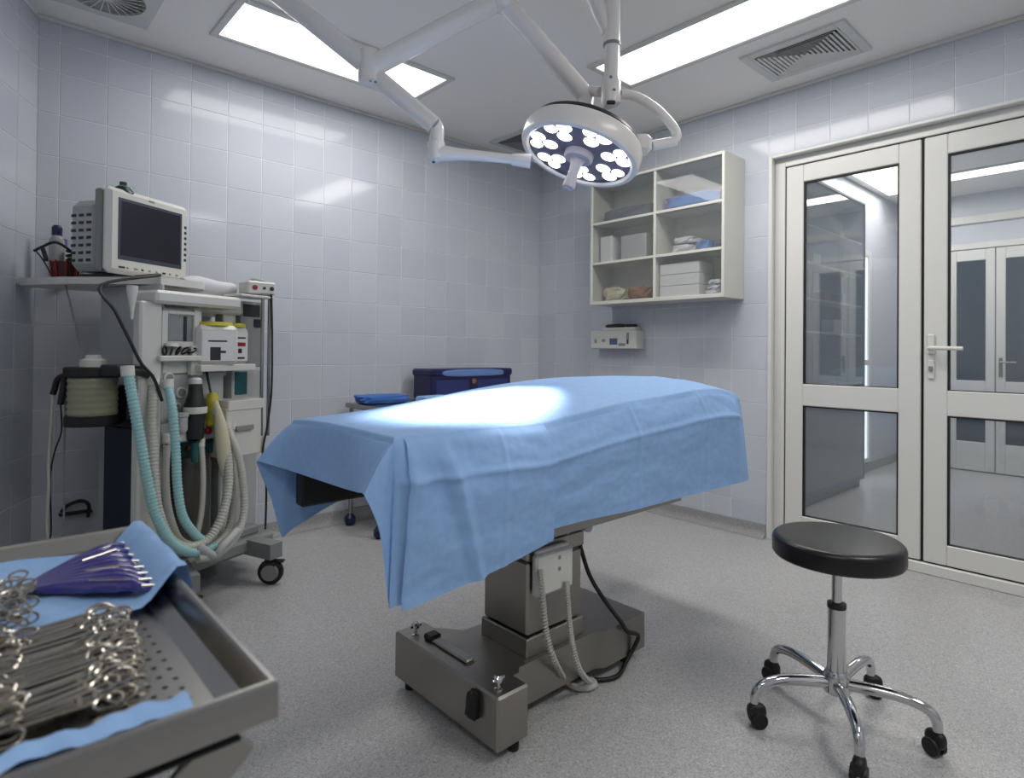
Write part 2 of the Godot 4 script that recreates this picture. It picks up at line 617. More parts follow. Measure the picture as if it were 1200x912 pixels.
func room() -> void:
	var zr := 1.7
	var hl := deg_to_rad(25.0)
	var ld := Vector3(-sin(hl), 0, cos(hl))          # along the left wall, towards the camera
	var c0 := Vector3(0.242, 0, -D)
	var tl := (zr + D) / ld.z
	var c1 := c0 + ld * tl
	# floor and ceiling span both rooms
	var fp := PackedVector2Array([Vector2(c0.x - 0.3, -D - 0.2), Vector2(W + 0.06, -D - 0.2), Vector2(W + 0.06, -2.1), Vector2(7.3, -2.1), Vector2(7.3, zr + 0.15), Vector2(c1.x - 0.3, zr + 0.15)])
	struct(mb().prism(fp, -0.12, 0.0), "floor", M.floor, "grey speckled vinyl floor of the operating room", "floor")
	# ceiling slab, open where the air vents sit
	var xs := [c1.x - 0.3, 7.3]
	var zs := [-D - 0.2, zr + 0.15]
	for q in VENTS:
		xs.append_array([q[0] + q[4], q[1] - q[4]])
		zs.append_array([q[2] + q[4], q[3] - q[4]])
	xs.sort()
	zs.sort()
	var cl := mb()
	for i in xs.size() - 1:
		for j in zs.size() - 1:
			var mx: float = (xs[i] + xs[i + 1]) / 2
			var mz: float = (zs[j] + zs[j + 1]) / 2
			var open := false
			for q in VENTS:
				if mx > q[0] + q[4] and mx < q[1] - q[4] and mz > q[2] + q[4] and mz < q[3] - q[4]:
					open = true
			if not open:
				cl.box(Vector3(xs[i], H, zs[j]), Vector3(xs[i + 1], H + 0.12, zs[j + 1]))
	struct(cl, "ceiling", M.ceiling, "smooth white ceiling with recessed light panels", "ceiling")
	# back wall
	var wb := struct(mb().box(Vector3(c0.x - 0.3, 0, -D - 0.15), Vector3(W + 0.12, H, -D)), "wall_back", M.grout, "pale blue tiled wall behind the anaesthesia machine", "wall")
	var us := [c0.x]
	var x := 0.325
	while x < W - 0.02:
		us.append(x)
		x += 0.189
	us.append(W)
	var vs := [0.078, 0.2, 0.4, 0.6, 0.8, 1.0, 1.2, 1.4, 1.6, 1.8, 2.0, 2.2, 2.4, 2.545, H - 0.012]
	tiles(wb, Vector3(0, 0, -D), Vector3.RIGHT, Vector3.BACK, us, vs)
	# right wall with the door opening
	var z0 := -1.634
	var z1 := -0.08
	var wr := struct(mb().box(Vector3(W, 0, -D - 0.15), Vector3(W + 0.12, H, z0)).box(Vector3(W, 0, z1), Vector3(W + 0.12, H, zr + 0.15)).box(Vector3(W, 2.27, z0), Vector3(W + 0.12, H, z1)), "wall_right", M.grout, "pale blue tiled wall with the glazed double door", "wall")
	us = []
	x = -D
	while x < z0 - 0.05:
		us.append(x)
		x += 0.19
	us.append(z0 - 0.004)
	tiles(wr, Vector3(W, 0, 0), Vector3.BACK, Vector3.LEFT, us, vs)
	var us2 := [z0 - 0.004]
	x = z0 + 0.15
	while x < z1 + 0.02:
		us2.append(x)
		x += 0.19
	tiles(wr, Vector3(W, 0, 0), Vector3.BACK, Vector3.LEFT, us2, [2.272, 2.4, 2.545, H - 0.012])
	us2.append(z1 + 0.03)
	var us3 := []
	x = z1 + 0.03
	while x < zr:
		us3.append(x)
		x += 0.19
	tiles(wr, Vector3(W, 0, 0), Vector3.BACK, Vector3.LEFT, us3, [0.078, 0.4, 0.8, 1.2, 1.6, 2.0, 2.272, 2.4, 2.545, H - 0.012])
	# slanted left wall
	var nl := Vector3(ld.z, 0, -ld.x)                  # into the room
	if nl.x < 0:
		nl = -nl
	var lw := mb()
	var q := [c0 - ld * 0.3, c1 + ld * 0.3]
	var poly := PackedVector2Array()
	for p in [q[0], q[1], q[1] - nl * 0.15, q[0] - nl * 0.15]:
		poly.append(Vector2(p.x, p.z))
	lw.prism(poly, 0, H)
	var wl := struct(lw, "wall_left", M.grout, "pale blue tiled wall slanting beside the instrument table", "wall")
	us = []
	x = 0.0
	while x < 2.6:
		us.append(x)
		x += 0.19
	tiles(wl, c0, ld, nl, us, vs)
	# wall behind the camera
	struct(mb().box(Vector3(c1.x - 0.3, 0, zr), Vector3(W + 0.12, H, zr + 0.15)), "wall_rear", M.wallpaint, "pale blue wall opposite the tiled back wall", "wall")
	# coved skirting of the floor material
	cove("baseboard_back", [c0, Vector3(W, 0, -D)], Vector3.BACK)
	cove("baseboard_right", [Vector3(W, 0, -D), Vector3(W, 0, z0 - 0.012)], Vector3.LEFT)
	cove("baseboard_left", [c0, c1], nl)
	cove("baseboard_door", [Vector3(W, 0, z1 + 0.012), Vector3(W, 0, zr)], Vector3.LEFT)
	# ceiling edge trim
	var tr := mb()
	tr.box(Vector3(c0.x - 0.1, H - 0.02, -D), Vector3(W, H, -D + 0.018), 0.004)
	tr.box(Vector3(W - 0.018, H - 0.02, -D), Vector3(W, H, zr), 0.004)
	struct(tr, "trim_1", M.enamel, "thin white trim where tiled walls meet the ceiling", "trim")

func cove(called: String, ends: Array, n: Vector3) -> void:
	var prof := [Vector2(0.0, 0.080), Vector2(0.010, 0.078), Vector2(0.012, 0.045), Vector2(0.018, 0.022), Vector2(0.032, 0.008), Vector2(0.050, 0.001)]
	var rows := []
	for p in prof:
		rows.append(PackedVector3Array([ends[0] + n * p.x + Vector3.UP * p.y, ends[1] + n * p.x + Vector3.UP * p.y]))
	var b := mb().grid(rows)
	var g := (b.v[1] - b.v[0]).cross(b.v[2] - b.v[0])
	if g.dot(n + Vector3.UP) < 0:
		rows.reverse()
		b = mb().grid(rows)
	struct(b, called, M.baseboard, "grey speckled vinyl skirting along the %s wall" % called.replace("baseboard_", ""), "baseboard")

# ------------------------------------------------------------------ doors
func leaf(called: String, label: String, z0: float, z1: float, x: float, y0: float, y1: float, sw: float, handed: int, with_handle: bool) -> void:
	var d := struct_node(called, label, "door")
	d.position = Vector3(x, 0, (z0 + z1) / 2)
	var t := 0.05
	var mid0 := 0.80
	var mid1 := 0.925
	for s in [[z0, z0 + sw], [z1 - sw, z1]]:
		part(mb().box(Vector3(x, y0, s[0]), Vector3(x + t, y1, s[1]), 0.004), "stile", M.pvc, d)
	for s in [[y0, y0 + 0.10], [mid0, mid1], [y1 - 0.10, y1]]:
		part(mb().box(Vector3(x + 0.0005, s[0], z0 + sw), Vector3(x + t, s[1], z1 - sw), 0.004), "rail", M.pvc, d)
	for s in [[y0 + 0.10, mid0], [mid1, y1 - 0.10]]:
		var a := z0 + sw
		var e := z1 - sw
		var gk := mb()
		var w := 0.008
		gk.box(Vector3(x + 0.006, s[0], a), Vector3(x + 0.03, s[1], a + w)).box(Vector3(x + 0.006, s[0], e - w), Vector3(x + 0.03, s[1], e))
		gk.box(Vector3(x + 0.006, s[0], a + w), Vector3(x + 0.03, s[0] + w * 0.5, e - w)).box(Vector3(x + 0.006, s[1] - w, a + w), Vector3(x + 0.03, s[1], e - w))
		var p := part(mb().box(Vector3(x + 0.018, s[0], a), Vector3(x + 0.023, s[1], e)), "pane", M.pane, d)
		part(gk, "gasket", M.gasket, p)
	if with_handle:
		var hz := z0 + 0.033 if handed > 0 else z1 - 0.033
		var hy := 1.135
		var h := part(mb().box(Vector3(x - 0.012, hy - 0.03, hz - 0.016), Vector3(x, hy + 0.07, hz + 0.016), 0.005), "handle", M.pvc, d)
		var g := mb()
		g.tube(curve([Vector3(x, hy, hz), Vector3(x - 0.045, hy, hz), Vector3(x - 0.055, hy, hz + 0.03 * handed), Vector3(x - 0.055, hy - 0.002, hz + 0.14 * handed)], 5), 0.0105, 10)
		part(g, "lever", M.pvc, h)
		var k := part(mb().box(Vector3(x - 0.01, hy - 0.155, hz - 0.014), Vector3(x, hy - 0.06, hz + 0.014), 0.004), "lock_plate", M.pvc, d)
		part(mb().box(Vector3(x - 0.022, hy - 0.115, hz - 0.009), Vector3(x - 0.01, hy - 0.09, hz + 0.009), 0.003), "lock_cylinder", M.plastic_grey, k)

func doors() -> void:
	var x := W + 0.045
	var z0 := -1.634
	var z1 := -0.08
	# frame: casing flush with the tiles, reveal, jamb
	var f := struct_node("trim_2", "white plastic frame around the glazed double door", "door frame")
	f.position = Vector3(W, 0, (z0 + z1) / 2)
	var b := mb()
	var c := 0.018
	b.box(Vector3(W - 0.012, 0, z0 - 0.006), Vector3(W + 0.02, 2.275, z0 + c), 0.004)
	b.box(Vector3(W - 0.012, 0, z1 - c), Vector3(W + 0.02, 2.275, z1 + 0.006), 0.004)
	b.box(Vector3(W - 0.012, 2.257, z0 + c), Vector3(W + 0.02, 2.275, z1 - c), 0.004)
	part(b, "casing", M.pvc, f)
	b = mb()
	b.box(Vector3(W, 0, z0), Vector3(W + 0.12, 2.27, z0 + 0.010)).box(Vector3(W, 0, z1 - 0.010), Vector3(W + 0.12, 2.27, z1)).box(Vector3(W, 2.26, z0), Vector3(W + 0.12, 2.27, z1))
	part(b, "reveal", M.pvc, f)
	b = mb()
	var lz0 := wx(921.7, 197, x).z
	var lz1 := wx(1081.5, 164, x).z
	var ly1 := wx(921.7, 197, x).y
	var ly0 := wx(1078, 656.5, x).y
	b.box(Vector3(x, 0, z0 + 0.01), Vector3(x + 0.06, 2.26, lz0 - 0.008), 0.003)
	b.box(Vector3(x, ly1 + 0.008, lz0 - 0.008), Vector3(x + 0.06, 2.26, z1 - 0.01), 0.003)
	part(b, "jamb", M.pvc, f)
	part(mb().box(Vector3(x - 0.01, 0, lz0 - 0.003), Vector3(x + 0.06, ly0 - 0.008, z1 - 0.01), 0.004), "threshold", M.pvc, f)
	part(mb().box(Vector3(x + 0.012, ly1, lz0 - 0.008), Vector3(x + 0.05, ly1 + 0.008, z1 - 0.02)).box(Vector3(x + 0.012, ly0, lz0 - 0.008), Vector3(x + 0.05, ly1, lz0)).box(Vector3(x + 0.012, ly0 - 0.008, lz0 - 0.008), Vector3(x + 0.05, ly0, z1 - 0.02)), "stop", M.gasket, f)
	var sw := wx(941, 330, x).z - lz0
	leaf("door_1", "white glazed door leaf without a handle beside the wall cabinet", lz0, lz1 - 0.007, x, ly0, ly1, sw, 1, false)
	leaf("door_2", "white glazed door leaf with a lever handle and lock", lz1 + 0.007, lz1 + (lz1 - lz0), x, ly0, ly1, sw, 1, true)
	part(mb().box(Vector3(x, 0, lz1 + (lz1 - lz0) + 0.004), Vector3(x + 0.06, ly1 + 0.004, z1 - 0.01), 0.003), "jamb", M.pvc, f)
	# astragal behind the meeting stiles
	part(mb().box(Vector3(x + 0.015, ly0, lz1 - 0.007), Vector3(x + 0.048, ly1, lz1 + 0.007)), "astragal", M.gasket, f)

func next_room() -> void:
	var xf := 7.137
	var zl := -1.95
	var zr := 1.7
	struct(mb().box(Vector3(W + 0.12, 0, zl - 0.15), Vector3(xf + 0.15, H, zl)), "wall_corridor_side", M.wallpaint, "pale blue wall behind the glazed steel cabinet", "wall")
	struct(mb().box(Vector3(xf, 0, zl), Vector3(xf + 0.15, H, zr + 0.15)), "wall_corridor_end", M.wallpaint, "pale blue wall holding the far white doors", "wall")
	struct(mb().box(Vector3(W + 0.12, 0, zr), Vector3(xf, H, zr + 0.15)), "wall_corridor_rear", M.wallpaint, "pale blue wall closing the room beyond the doors", "wall")
	# skirting strips
	var sk := mb().box(Vector3(5.65, 0, zl), Vector3(xf, 0.09, zl + 0.012), 0.004)
	struct(sk, "baseboard_corridor", M.baseboard, "grey skirting in the room beyond the glass doors", "baseboard")
	struct(mb().box(Vector3(xf - 0.03, 2.36, zl), Vector3(xf, 2.44, zr), 0.006), "trim_3", M.enamel, "white ledge above the far white doors", "trim")
	# far double door
	far_leaf("door_3", "far white glazed door leaf nearer the glazed steel cabinet", xf - 0.05, -1.50, -1.135, false)
	far_leaf("door_4", "far white glazed door leaf with small lever handle", xf - 0.05, -1.127, -0.762, true)
	var fr := struct_node("trim_4", "white frame around the far double door", "door frame")
	fr.position = Vector3(xf, 0, -1.13)
	part(mb().box(Vector3(xf - 0.06, 0, -1.58), Vector3(xf, 2.17, -1.508), 0.004).box(Vector3(xf - 0.06, 0, -0.754), Vector3(xf, 2.17, -0.69), 0.004).box(Vector3(xf - 0.06, 2.11, -1.508), Vector3(xf, 2.17, -0.754), 0.004), "casing", M.pvc, fr)
	# bright window beside the cabinet
	var wn := struct_node("window_1", "tall bright window beyond the glazed steel cabinet", "window")
	wn.position = Vector3(5.95, 0.1, zl)
	part(mb().box(Vector3(5.72, 0.14, zl + 0.004), Vector3(6.22, 2.0, zl + 0.012)), "glass", M.daylight_glass, wn)
	part(mb().box(Vector3(5.66, 0.1, zl), Vector3(5.72, 2.06, zl + 0.03), 0.004).box(Vector3(6.22, 0.1, zl), Vector3(6.28, 2.06, zl + 0.03), 0.004).box(Vector3(5.72, 2.0, zl), Vector3(6.22, 2.06, zl + 0.03), 0.004).box(Vector3(5.72, 0.1, zl), Vector3(6.22, 0.14, zl + 0.03), 0.004).box(Vector3(5.72, 1.0, zl + 0.012), Vector3(6.22, 1.05, zl + 0.03), 0.004), "frame", M.pvc, wn)
	var l := AreaLight3D.new()
	l.name = "window_light"
	l.area_size = Vector2(0.5, 1.85)
	l.light_energy = 0.12
	l.light_color = Color(0.86, 0.92, 1.0)
	l.area_range = 10.0
	l.shadow_enabled = true
	wn.add_child(l)
	l.position = Vector3(0.02, 0.97, 0.035)
	l.rotation.y = PI
	# glazed steel cabinet along the side wall
	var ca := thing("steel_cabinet", "tall glazed steel cabinet beyond the glass doors", "cabinet", Vector3(4.75, 0, -1.86))
	var x0 := 3.85
	var x1 := 5.60
	var zf := -1.76
	var b := mb()
	b.box(Vector3(x0, 0.06, zl + 0.01), Vector3(x0 + 0.02, 2.37, zf), 0.002).box(Vector3(x1 - 0.02, 0.06, zl + 0.01), Vector3(x1, 2.37, zf), 0.002)
	b.box(Vector3(x0 + 0.02, 2.35, zl + 0.01), Vector3(x1 - 0.02, 2.37, zf), 0.002).box(Vector3(x0 + 0.02, 0.06, zl + 0.01), Vector3(x1 - 0.02, 0.10, zf), 0.002)
	b.box(Vector3(x0 + 0.02, 0.1, zl + 0.01), Vector3(x1 - 0.02, 2.35, zl + 0.02))
	mat("cabinet_steel", Color(0.42, 0.46, 0.52), 0.4)
	part(b, "carcass", M.cabinet_steel, ca)
	part(mb().box(Vector3(x0 + 0.02, 0, zl + 0.03), Vector3(x1 - 0.02, 0.06, zf - 0.03)), "plinth", M.plastic_grey, ca)
	for y in [0.85, 1.25, 1.49, 1.75, 2.02]:
		part(mb().box(Vector3(x0 + 0.02, y, zl + 0.02), Vector3(x1 - 0.02, y + 0.015, zf - 0.02), 0.002), "shelf", M.plastic, ca)
	part(mb().box(Vector3(x0 + 0.02, 0.1, zf - 0.018), Vector3(x1 - 0.02, 0.84, zf - 0.003), 0.002), "lower_panel", M.plastic_grey, ca)
	for k in 3:
		var a := x0 + 0.02 + (x1 - x0 - 0.04) * k / 3.0
		var e := x0 + 0.02 + (x1 - x0 - 0.04) * (k + 1) / 3.0
		part(mb().box(Vector3(a + 0.003, 0.86, zf - 0.008), Vector3(e - 0.003, 2.34, zf - 0.003)), "glass_door", M.glass_front, ca)
	# boxes on its shelves
	for i in 7:
		var px: float = 4.15 + 0.2 * i
		var y: float = [1.49, 1.25, 1.49, 1.75, 1.49, 1.25, 1.49][i] + 0.015
		var hh: float = [0.10, 0.08, 0.12, 0.09, 0.07, 0.11, 0.09][i]
		var mt: Material = [M.paper, M.linen_blue, M.plastic_grey, M.paper, M.orange_brown, M.paper, M.linen_blue][i]
		one(mb().box(Vector3(px - 0.07, y, -1.92), Vector3(px + 0.07, y + hh, -1.82), 0.006), "supply_box", mt, "small %s supply box on a shelf of the glazed steel cabinet" % ["white", "blue", "grey", "white", "brown", "white", "blue"][i], "box", "boxes in the glazed steel cabinet")

func far_leaf(called: String, label: String, x: float, z0: float, z1: float, hd: bool) -> void:
	var d := struct_node(called, label, "door")
	d.position = Vector3(x, 0, (z0 + z1) / 2)
	for s in [[z0, z0 + 0.07], [z1 - 0.07, z1]]:
		part(mb().box(Vector3(x, 0.01, s[0]), Vector3(x + 0.04, 2.105, s[1]), 0.004), "stile", M.pvc, d)
	for s in [[0.01, 0.28], [0.72, 0.86], [2.0, 2.105]]:
		part(mb().box(Vector3(x, s[0], z0 + 0.07), Vector3(x + 0.04, s[1], z1 - 0.07), 0.004), "rail", M.pvc, d)
	for s in [[0.28, 0.72], [0.86, 2.0]]:
		part(mb().box(Vector3(x + 0.015, s[0], z0 + 0.07), Vector3(x + 0.02, s[1], z1 - 0.07)), "pane", M.dark_glass, d)
	if hd:
		var hz := z0 + 0.035
		var h := part(mb().box(Vector3(x - 0.01, 0.90, hz - 0.014), Vector3(x, 1.08, hz + 0.014), 0.004), "handle", M.steel_plain, d)
		part(mb().tube(curve([Vector3(x, 1.04, hz), Vector3(x - 0.045, 1.04, hz), Vector3(x - 0.05, 1.04, hz + 0.02), Vector3(x - 0.05, 1.04, hz + 0.12)], 4), 0.009, 8), "lever", M.steel_plain, h)

# ------------------------------------------------------------------ operating table and drape
func prof(x: float, xs: Array, ys: Array) -> float:
	if x <= xs[0]:
		return ys[0]
	for i in xs.size() - 1:
		if x <= xs[i + 1]:
			var t: float = (x - xs[i]) / (xs[i + 1] - xs[i])
			return cubic_interpolate(ys[i], ys[i + 1], ys[maxi(i - 1, 0)], ys[mini(i + 2, ys.size() - 1)], t)
	return ys[-1]

func top_h(x: float, z: float) -> float:
	var hc := prof(x, [0.74, 1.0, 1.2, 1.4, 1.6, 1.8, 2.0, 2.2, 2.32, 2.38], [0.900, 0.915, 0.937, 0.963, 0.983, 0.996, 1.0, 0.995, 0.98, 0.95])
	var hn := prof(x, [0.74, 1.0, 1.2, 1.4, 1.6, 1.85, 2.1, 2.25, 2.38], [0.898, 0.898, 0.892, 0.912, 0.932, 0.945, 0.960, 0.952, 0.925])
	var v := (z + 1.505) / 0.29
	var k := pow(absf(v), 2.2)
	if v > 0:
		return lerpf(hc, hn, k)
	return lerpf(hc, hc - 0.012, k)

func table() -> void:
	# ---- table: base, column, frame, pads
	var t := thing("operating_table", "stainless steel operating table on a wide floor base under a blue drape", "operating table", Vector3(1.4, 0, -1.48))
	# cross bar of the base under the foot end
	part(mb().box(Vector3(1.055, 0.035, -1.72), Vector3(1.170, 0.182, -1.205), 0.006), "base_crossbar", M.steel, t)
	var sp := mb().prism(PackedVector2Array([Vector2(1.168, -1.70), Vector2(1.25, -1.60), Vector2(1.60, -1.585), Vector2(1.64, -1.63), Vector2(1.82, -1.63), Vector2(1.82, -1.285), Vector2(1.60, -1.285), Vector2(1.57, -1.305), Vector2(1.225, -1.305), Vector2(1.205, -1.285), Vector2(1.168, -1.285)]), 0.045, 0.168)
	part(sp, "base_body", M.steel, t)
	for p in [Vector2(1.09, -1.68), Vector2(1.14, -1.235), Vector2(1.76, -1.33), Vector2(1.76, -1.59)]:
		part(mb().lathe([Vector2(0, 0), Vector2(0.014, 0), Vector2(0.016, 0.006), Vector2(0.016, 0.022), Vector2(0.010, 0.026), Vector2(0.010, 0.05)], 12, Transform3D(Basis(), Vector3(p.x, 0, p.y))), "foot", M.rubber, t)
	# knobs and lever on the crossbar
	for p in [fl(584, 808, 0.182), fl(487, 744, 0.182)]:
		var kn := part(mb().lathe([Vector2(0.012, 0), Vector2(0.012, 0.004), Vector2(0.005, 0.006), Vector2(0.005, 0.022), Vector2(0.013, 0.024), Vector2(0.014, 0.034), Vector2(0.009, 0.040), Vector2(0, 0.041)], 12, Transform3D(Basis(), Vector3(clampf(p.x, 1.07, 1.155), 0.181, p.z))), "lock_knob", M.chrome, t)
		part(mb().box(Vector3(clampf(p.x, 1.07, 1.155) - 0.022, 0.206, p.z - 0.004), Vector3(clampf(p.x, 1.07, 1.155) + 0.022, 0.214, p.z + 0.004), 0.002), "knob_bar", M.chrome, kn)
	part(mb().box(Vector3(1.10, 0.181, -1.58), Vector3(1.135, 0.192, -1.40), 0.004), "pedal", M.steel_plain, t)
	part(mb().box(Vector3(1.095, 0.182, -1.615), Vector3(1.14, 0.200, -1.575), 0.005), "pedal_pivot", M.rubber, t)
	part(mb().blob(Vector3(1.047, 0.13, -1.30), Vector3(0.016, 0.038, 0.022), 0.6, 0.3, 4, 8), "brake_release", M.rubber, t)
	# column
	part(mb().box(Vector3(1.275, 0.165, -1.545), Vector3(1.535, 0.225, -1.325), 0.004), "column_sleeve", M.steel, t)
	part(mb().box(Vector3(1.28, 0.228, -1.54), Vector3(1.53, 0.455, -1.33), 0.008), "column", M.steel, t)
	part(mb().box(Vector3(1.274, 0.458, -1.546), Vector3(1.536, 0.512, -1.324), 0.006), "column_cap", M.steel, t)
	part(mb().box(Vector3(1.33, 0.51, -1.49), Vector3(1.48, 0.60, -1.36), 0.006), "tilt_block", M.steel_plain, t)
	part(mb().box(Vector3(1.29, 0.512, -1.345), Vector3(1.30, 0.575, -1.315), 0.002).box(Vector3(1.44, 0.512, -1.345), Vector3(1.452, 0.58, -1.315), 0.002), "bracket", M.steel_plain, t)
	part(mb().tube([Vector3(1.50, 0.535, -1.345), Vector3(1.50, 0.535, -1.275)], 0.017, 16), "pivot_knob", M.plastic_mid, t)
	# frame with side rails
	part(mb().box(Vector3(1.12, 0.60, -1.74), Vector3(2.28, 0.64, -1.30), 0.004), "frame", M.steel_plain, t)
	for z in [-1.262, -1.752]:
		var r := part(mb().box(Vector3(1.15, 0.542, z - 0.005), Vector3(2.01, 0.572, z + 0.005), 0.002), "side_rail", M.steel_plain, t)
		for x in [1.2, 1.6, 1.95]:
			part(mb().box(Vector3(x, 0.565, z - 0.004), Vector3(x + 0.02, 0.62, z + 0.004 + signf(z + 1.5) * -0.045), 0.002), "rail_bracket", M.steel_plain, r)
	part(mb().box(Vector3(0.745, 0.632, -1.785), Vector3(1.15, 0.80, -1.735), 0.006), "side_board", M.rubber, t)
	part(mb().box(Vector3(1.16, 0.64, -1.73), Vector3(2.32, 0.80, -1.26), 0.02), "support_section", M.plastic_dark, t)
	part(mb().box(Vector3(0.765, 0.80, -1.76), Vector3(2.33, 0.875, -1.245), 0.03), "mattress", M.vinyl, t)
	# hand control hanging on the column
	var hc := thing("hand_control", "white hand control box hung on the steel column", "remote control", Vector3(1.33, 0.38, -1.31))
	var a := bz(628, 652, -1.30)
	var e := bz(671, 686, -1.30)
	part(mb().box(Vector3(a.x, e.y, -1.322), Vector3(e.x, a.y, -1.295), 0.008), "case", M.plastic, hc)
	part(mb().box(Vector3(a.x + 0.01, a.y - 0.012, -1.322), Vector3(e.x - 0.01, a.y + 0.012, -1.305), 0.004), "hook", M.plastic, hc)
	for k in 2:
		part(mb().box(Vector3((a.x + e.x) / 2 + 0.01, a.y - 0.03 - 0.035 * k, -1.296), Vector3((a.x + e.x) / 2 + 0.022, a.y - 0.018 - 0.035 * k, -1.2935), 0.001), "button", M.plastic_grey, hc)
	var path := [bz(633, 668, -1.285), bz(636, 700, -1.275), bz(640, 740, -1.262), bz(650, 775, -1.235), fl(664, 799, 0.03), fl(678, 806, 0.022), fl(692, 802, 0.022)]
	var path2 := [bz(664, 682, -1.285), bz(666, 715, -1.275), bz(670, 750, -1.262), bz(679, 785, -1.23), fl(692, 800, 0.024)]
	part(coil(path, 0.0072, 62), "coiled_cord", M.cord_white, hc)
	part(coil(path2, 0.0072, 50), "coiled_cord", M.cord_white, hc)
	part(mb().tube(curve([fl(678, 806, 0.012), fl(690, 806, 0.014), fl(697, 802, 0.014), fl(692, 797, 0.016)], 4), 0.011, 10), "plug", M.cord_white, hc)
	# black mains cable
	var pc := [Vector3(1.52, 0.47, -1.335), bz(690, 672, -1.34), bz(706, 700, -1.33), bz(727, 728, -1.28), bz(735, 740, -1.262)]
	var e2 := fl(734, 775, 0.03)
	pc += [Vector3(1.752, 0.11, -1.262), e2, fl(724, 792, 0.012), fl(700, 797, 0.010), fl(672, 790, 0.010)]
	one(mb().tube(curve(pc, 6), 0.0075, 10), "power_cable", M.rubber, "black power cable running from the steel column over its base", "cable")
	# ---- drape
	var dr := thing("surgical_drape", "light blue surgical drape spread over the operating table", "drape", Vector3(1.55, 0.52, -1.5))
	part(drape_mesh(), "sheet", M.drape, dr, false, 70.0)
	# second sheet laid over the foot end of the near side
	part(overlay_mesh(), "overlapping_sheet", M.drape, dr, false, 70.0)

func coil(path: Array, r: float, turns: int) -> MB:
	var c := curve(path, 24)
	var pts := []
	var n := turns * 6
	var t0: Vector3 = (c[1] - c[0]).normalized()
	var ux := t0.cross(Vector3.RIGHT).normalized()
	for i in n:
		var f := float(i) / (n - 1) * (c.size() - 1)
		var k := mini(int(f), c.size() - 2)
		var p: Vector3 = c[k].lerp(c[k + 1], f - k)
		var d: Vector3 = (c[k + 1] - c[k]).normalized()
		ux = (ux - d * ux.dot(d)).normalized()
		var uy := d.cross(ux)
		var a := TAU * i / 6.0
		pts.append(p + (ux * cos(a) + uy * sin(a)) * r)
	return mb().tube(pts, 0.0032, 5, false).tube(c, r * 0.55, 8)

const EX0 := 0.735
const EX1 := 2.372
const EZN := -1.213
const EZF := -1.797

# ripple of the near side, outwards, by place along it and drop below the edge
func near_out(x: float, drop: float) -> float:
	var o := 0.0
	# long fold crease: bulges out to it, then falls back
	o += 0.034 * pow(clampf(drop / 0.088, 0, 1), 0.8) - 0.030 * clampf((drop - 0.088) / 0.26, 0, 1)
	o += crease(drop - 0.088, 0.0045, 0.012)
	# upright creases from the folded sheet
	for c in [1.05, 1.62, 2.04]:
		o += crease(x - c - 0.02 * drop, 0.0035, 0.012)
	# slanting crease from the corner, with a dent before it
	var q := x - (0.86 + 0.35 * drop)
	o += crease(q, 0.016, 0.030) * clampf(drop / 0.06, 0, 1)
	o -= 0.020 * exp(-pow((q + 0.055) / 0.035, 2)) * exp(-pow((drop - 0.11) / 0.08, 2))
	o -= 0.010 * exp(-pow((q - 0.06) / 0.05, 2)) * exp(-pow((drop - 0.06) / 0.05, 2))
	o += 0.005 * sin(x * 8.0 + 1.0) * drop / 0.3
	o += 0.006 * wrinkle.get_noise_2d(x * 4.0, drop * 9.0)
	return o

func crease(d: float, h: float, w: float) -> float:
	return h * maxf(0.0, 1.0 - absf(d) / w)

func skirt(ctrl: Array, x_lim := -1.0) -> Array:
	# ctrl: [anchor Vector2(x,z), hem Vector3, subdivisions to the next]; returns samples [anchor, hem]
	var out := []
	for i in ctrl.size() - 1:
		var n: int = ctrl[i][2]
		var pa: Vector3 = ctrl[maxi(i - 1, 0)][1]
		var pd: Vector3 = ctrl[mini(i + 2, ctrl.size() - 1)][1]
		for k in n:
			var t := float(k) / n
			var an: Vector2 = ctrl[i][0].lerp(ctrl[i + 1][0], t)
			var hm: Vector3 = ctrl[i][1].lerp(ctrl[i + 1][1], t) * 0.45 + (ctrl[i][1] as Vector3).cubic_interpolate(ctrl[i + 1][1], pa, pd, t) * 0.55
			out.append([an, hm])
	out.append([ctrl[-1][0], ctrl[-1][1]])
	return out

func drape_column(an: Vector2, hem: Vector3, off: float) -> PackedVector3Array:
	# from just inside the top edge, over the rounded edge, down to the hem
	var cx := clampf(an.x, EX0 + 0.012, EX1 - 0.05)
	var cz := clampf(an.y, EZF + 0.014, EZN - 0.016)
	var near := absf(an.y - EZN) < 1e-4 and an.x > EX0 + 1e-4
	var p0 := Vector3(cx, top_h(cx, cz), cz)
	var edge := Vector3(an.x, top_h(clampf(an.x, EX0, EX1), an.y) - (0.030 if an.x > EX1 - 0.001 else 0.013), an.y)
	var col := PackedVector3Array([p0])
	# rounded shoulder
	for k in [0.35, 0.7]:
		var q := p0.lerp(edge, k)
		q.y = lerpf(p0.y, edge.y, k * k) + 0.002
		col.append(q)
	var n := 58
	for i in n + 1:
		var t := float(i) / n
		var p := edge.lerp(hem, t)
		var s := pow(t, 0.75)
		p.x = lerpf(edge.x, hem.x, s)
		p.z = lerpf(edge.z, hem.z, s)
		if near:
			var fade := clampf((EX1 - an.x) / 0.1, 0, 1) * clampf((an.x - EX0) / 0.04, 0, 1)
			p.z += near_out(an.x, edge.y - p.y) * fade + off
		elif absf(an.x - EX0) < 1e-4 and an.y < EZN - 1e-4 and an.y > EZF + 1e-4:
			p.x -= 0.010 * sin((an.y + 1.8) * 16.0) * t * (1 - t) * 2.0
		col.append(p)
	return col

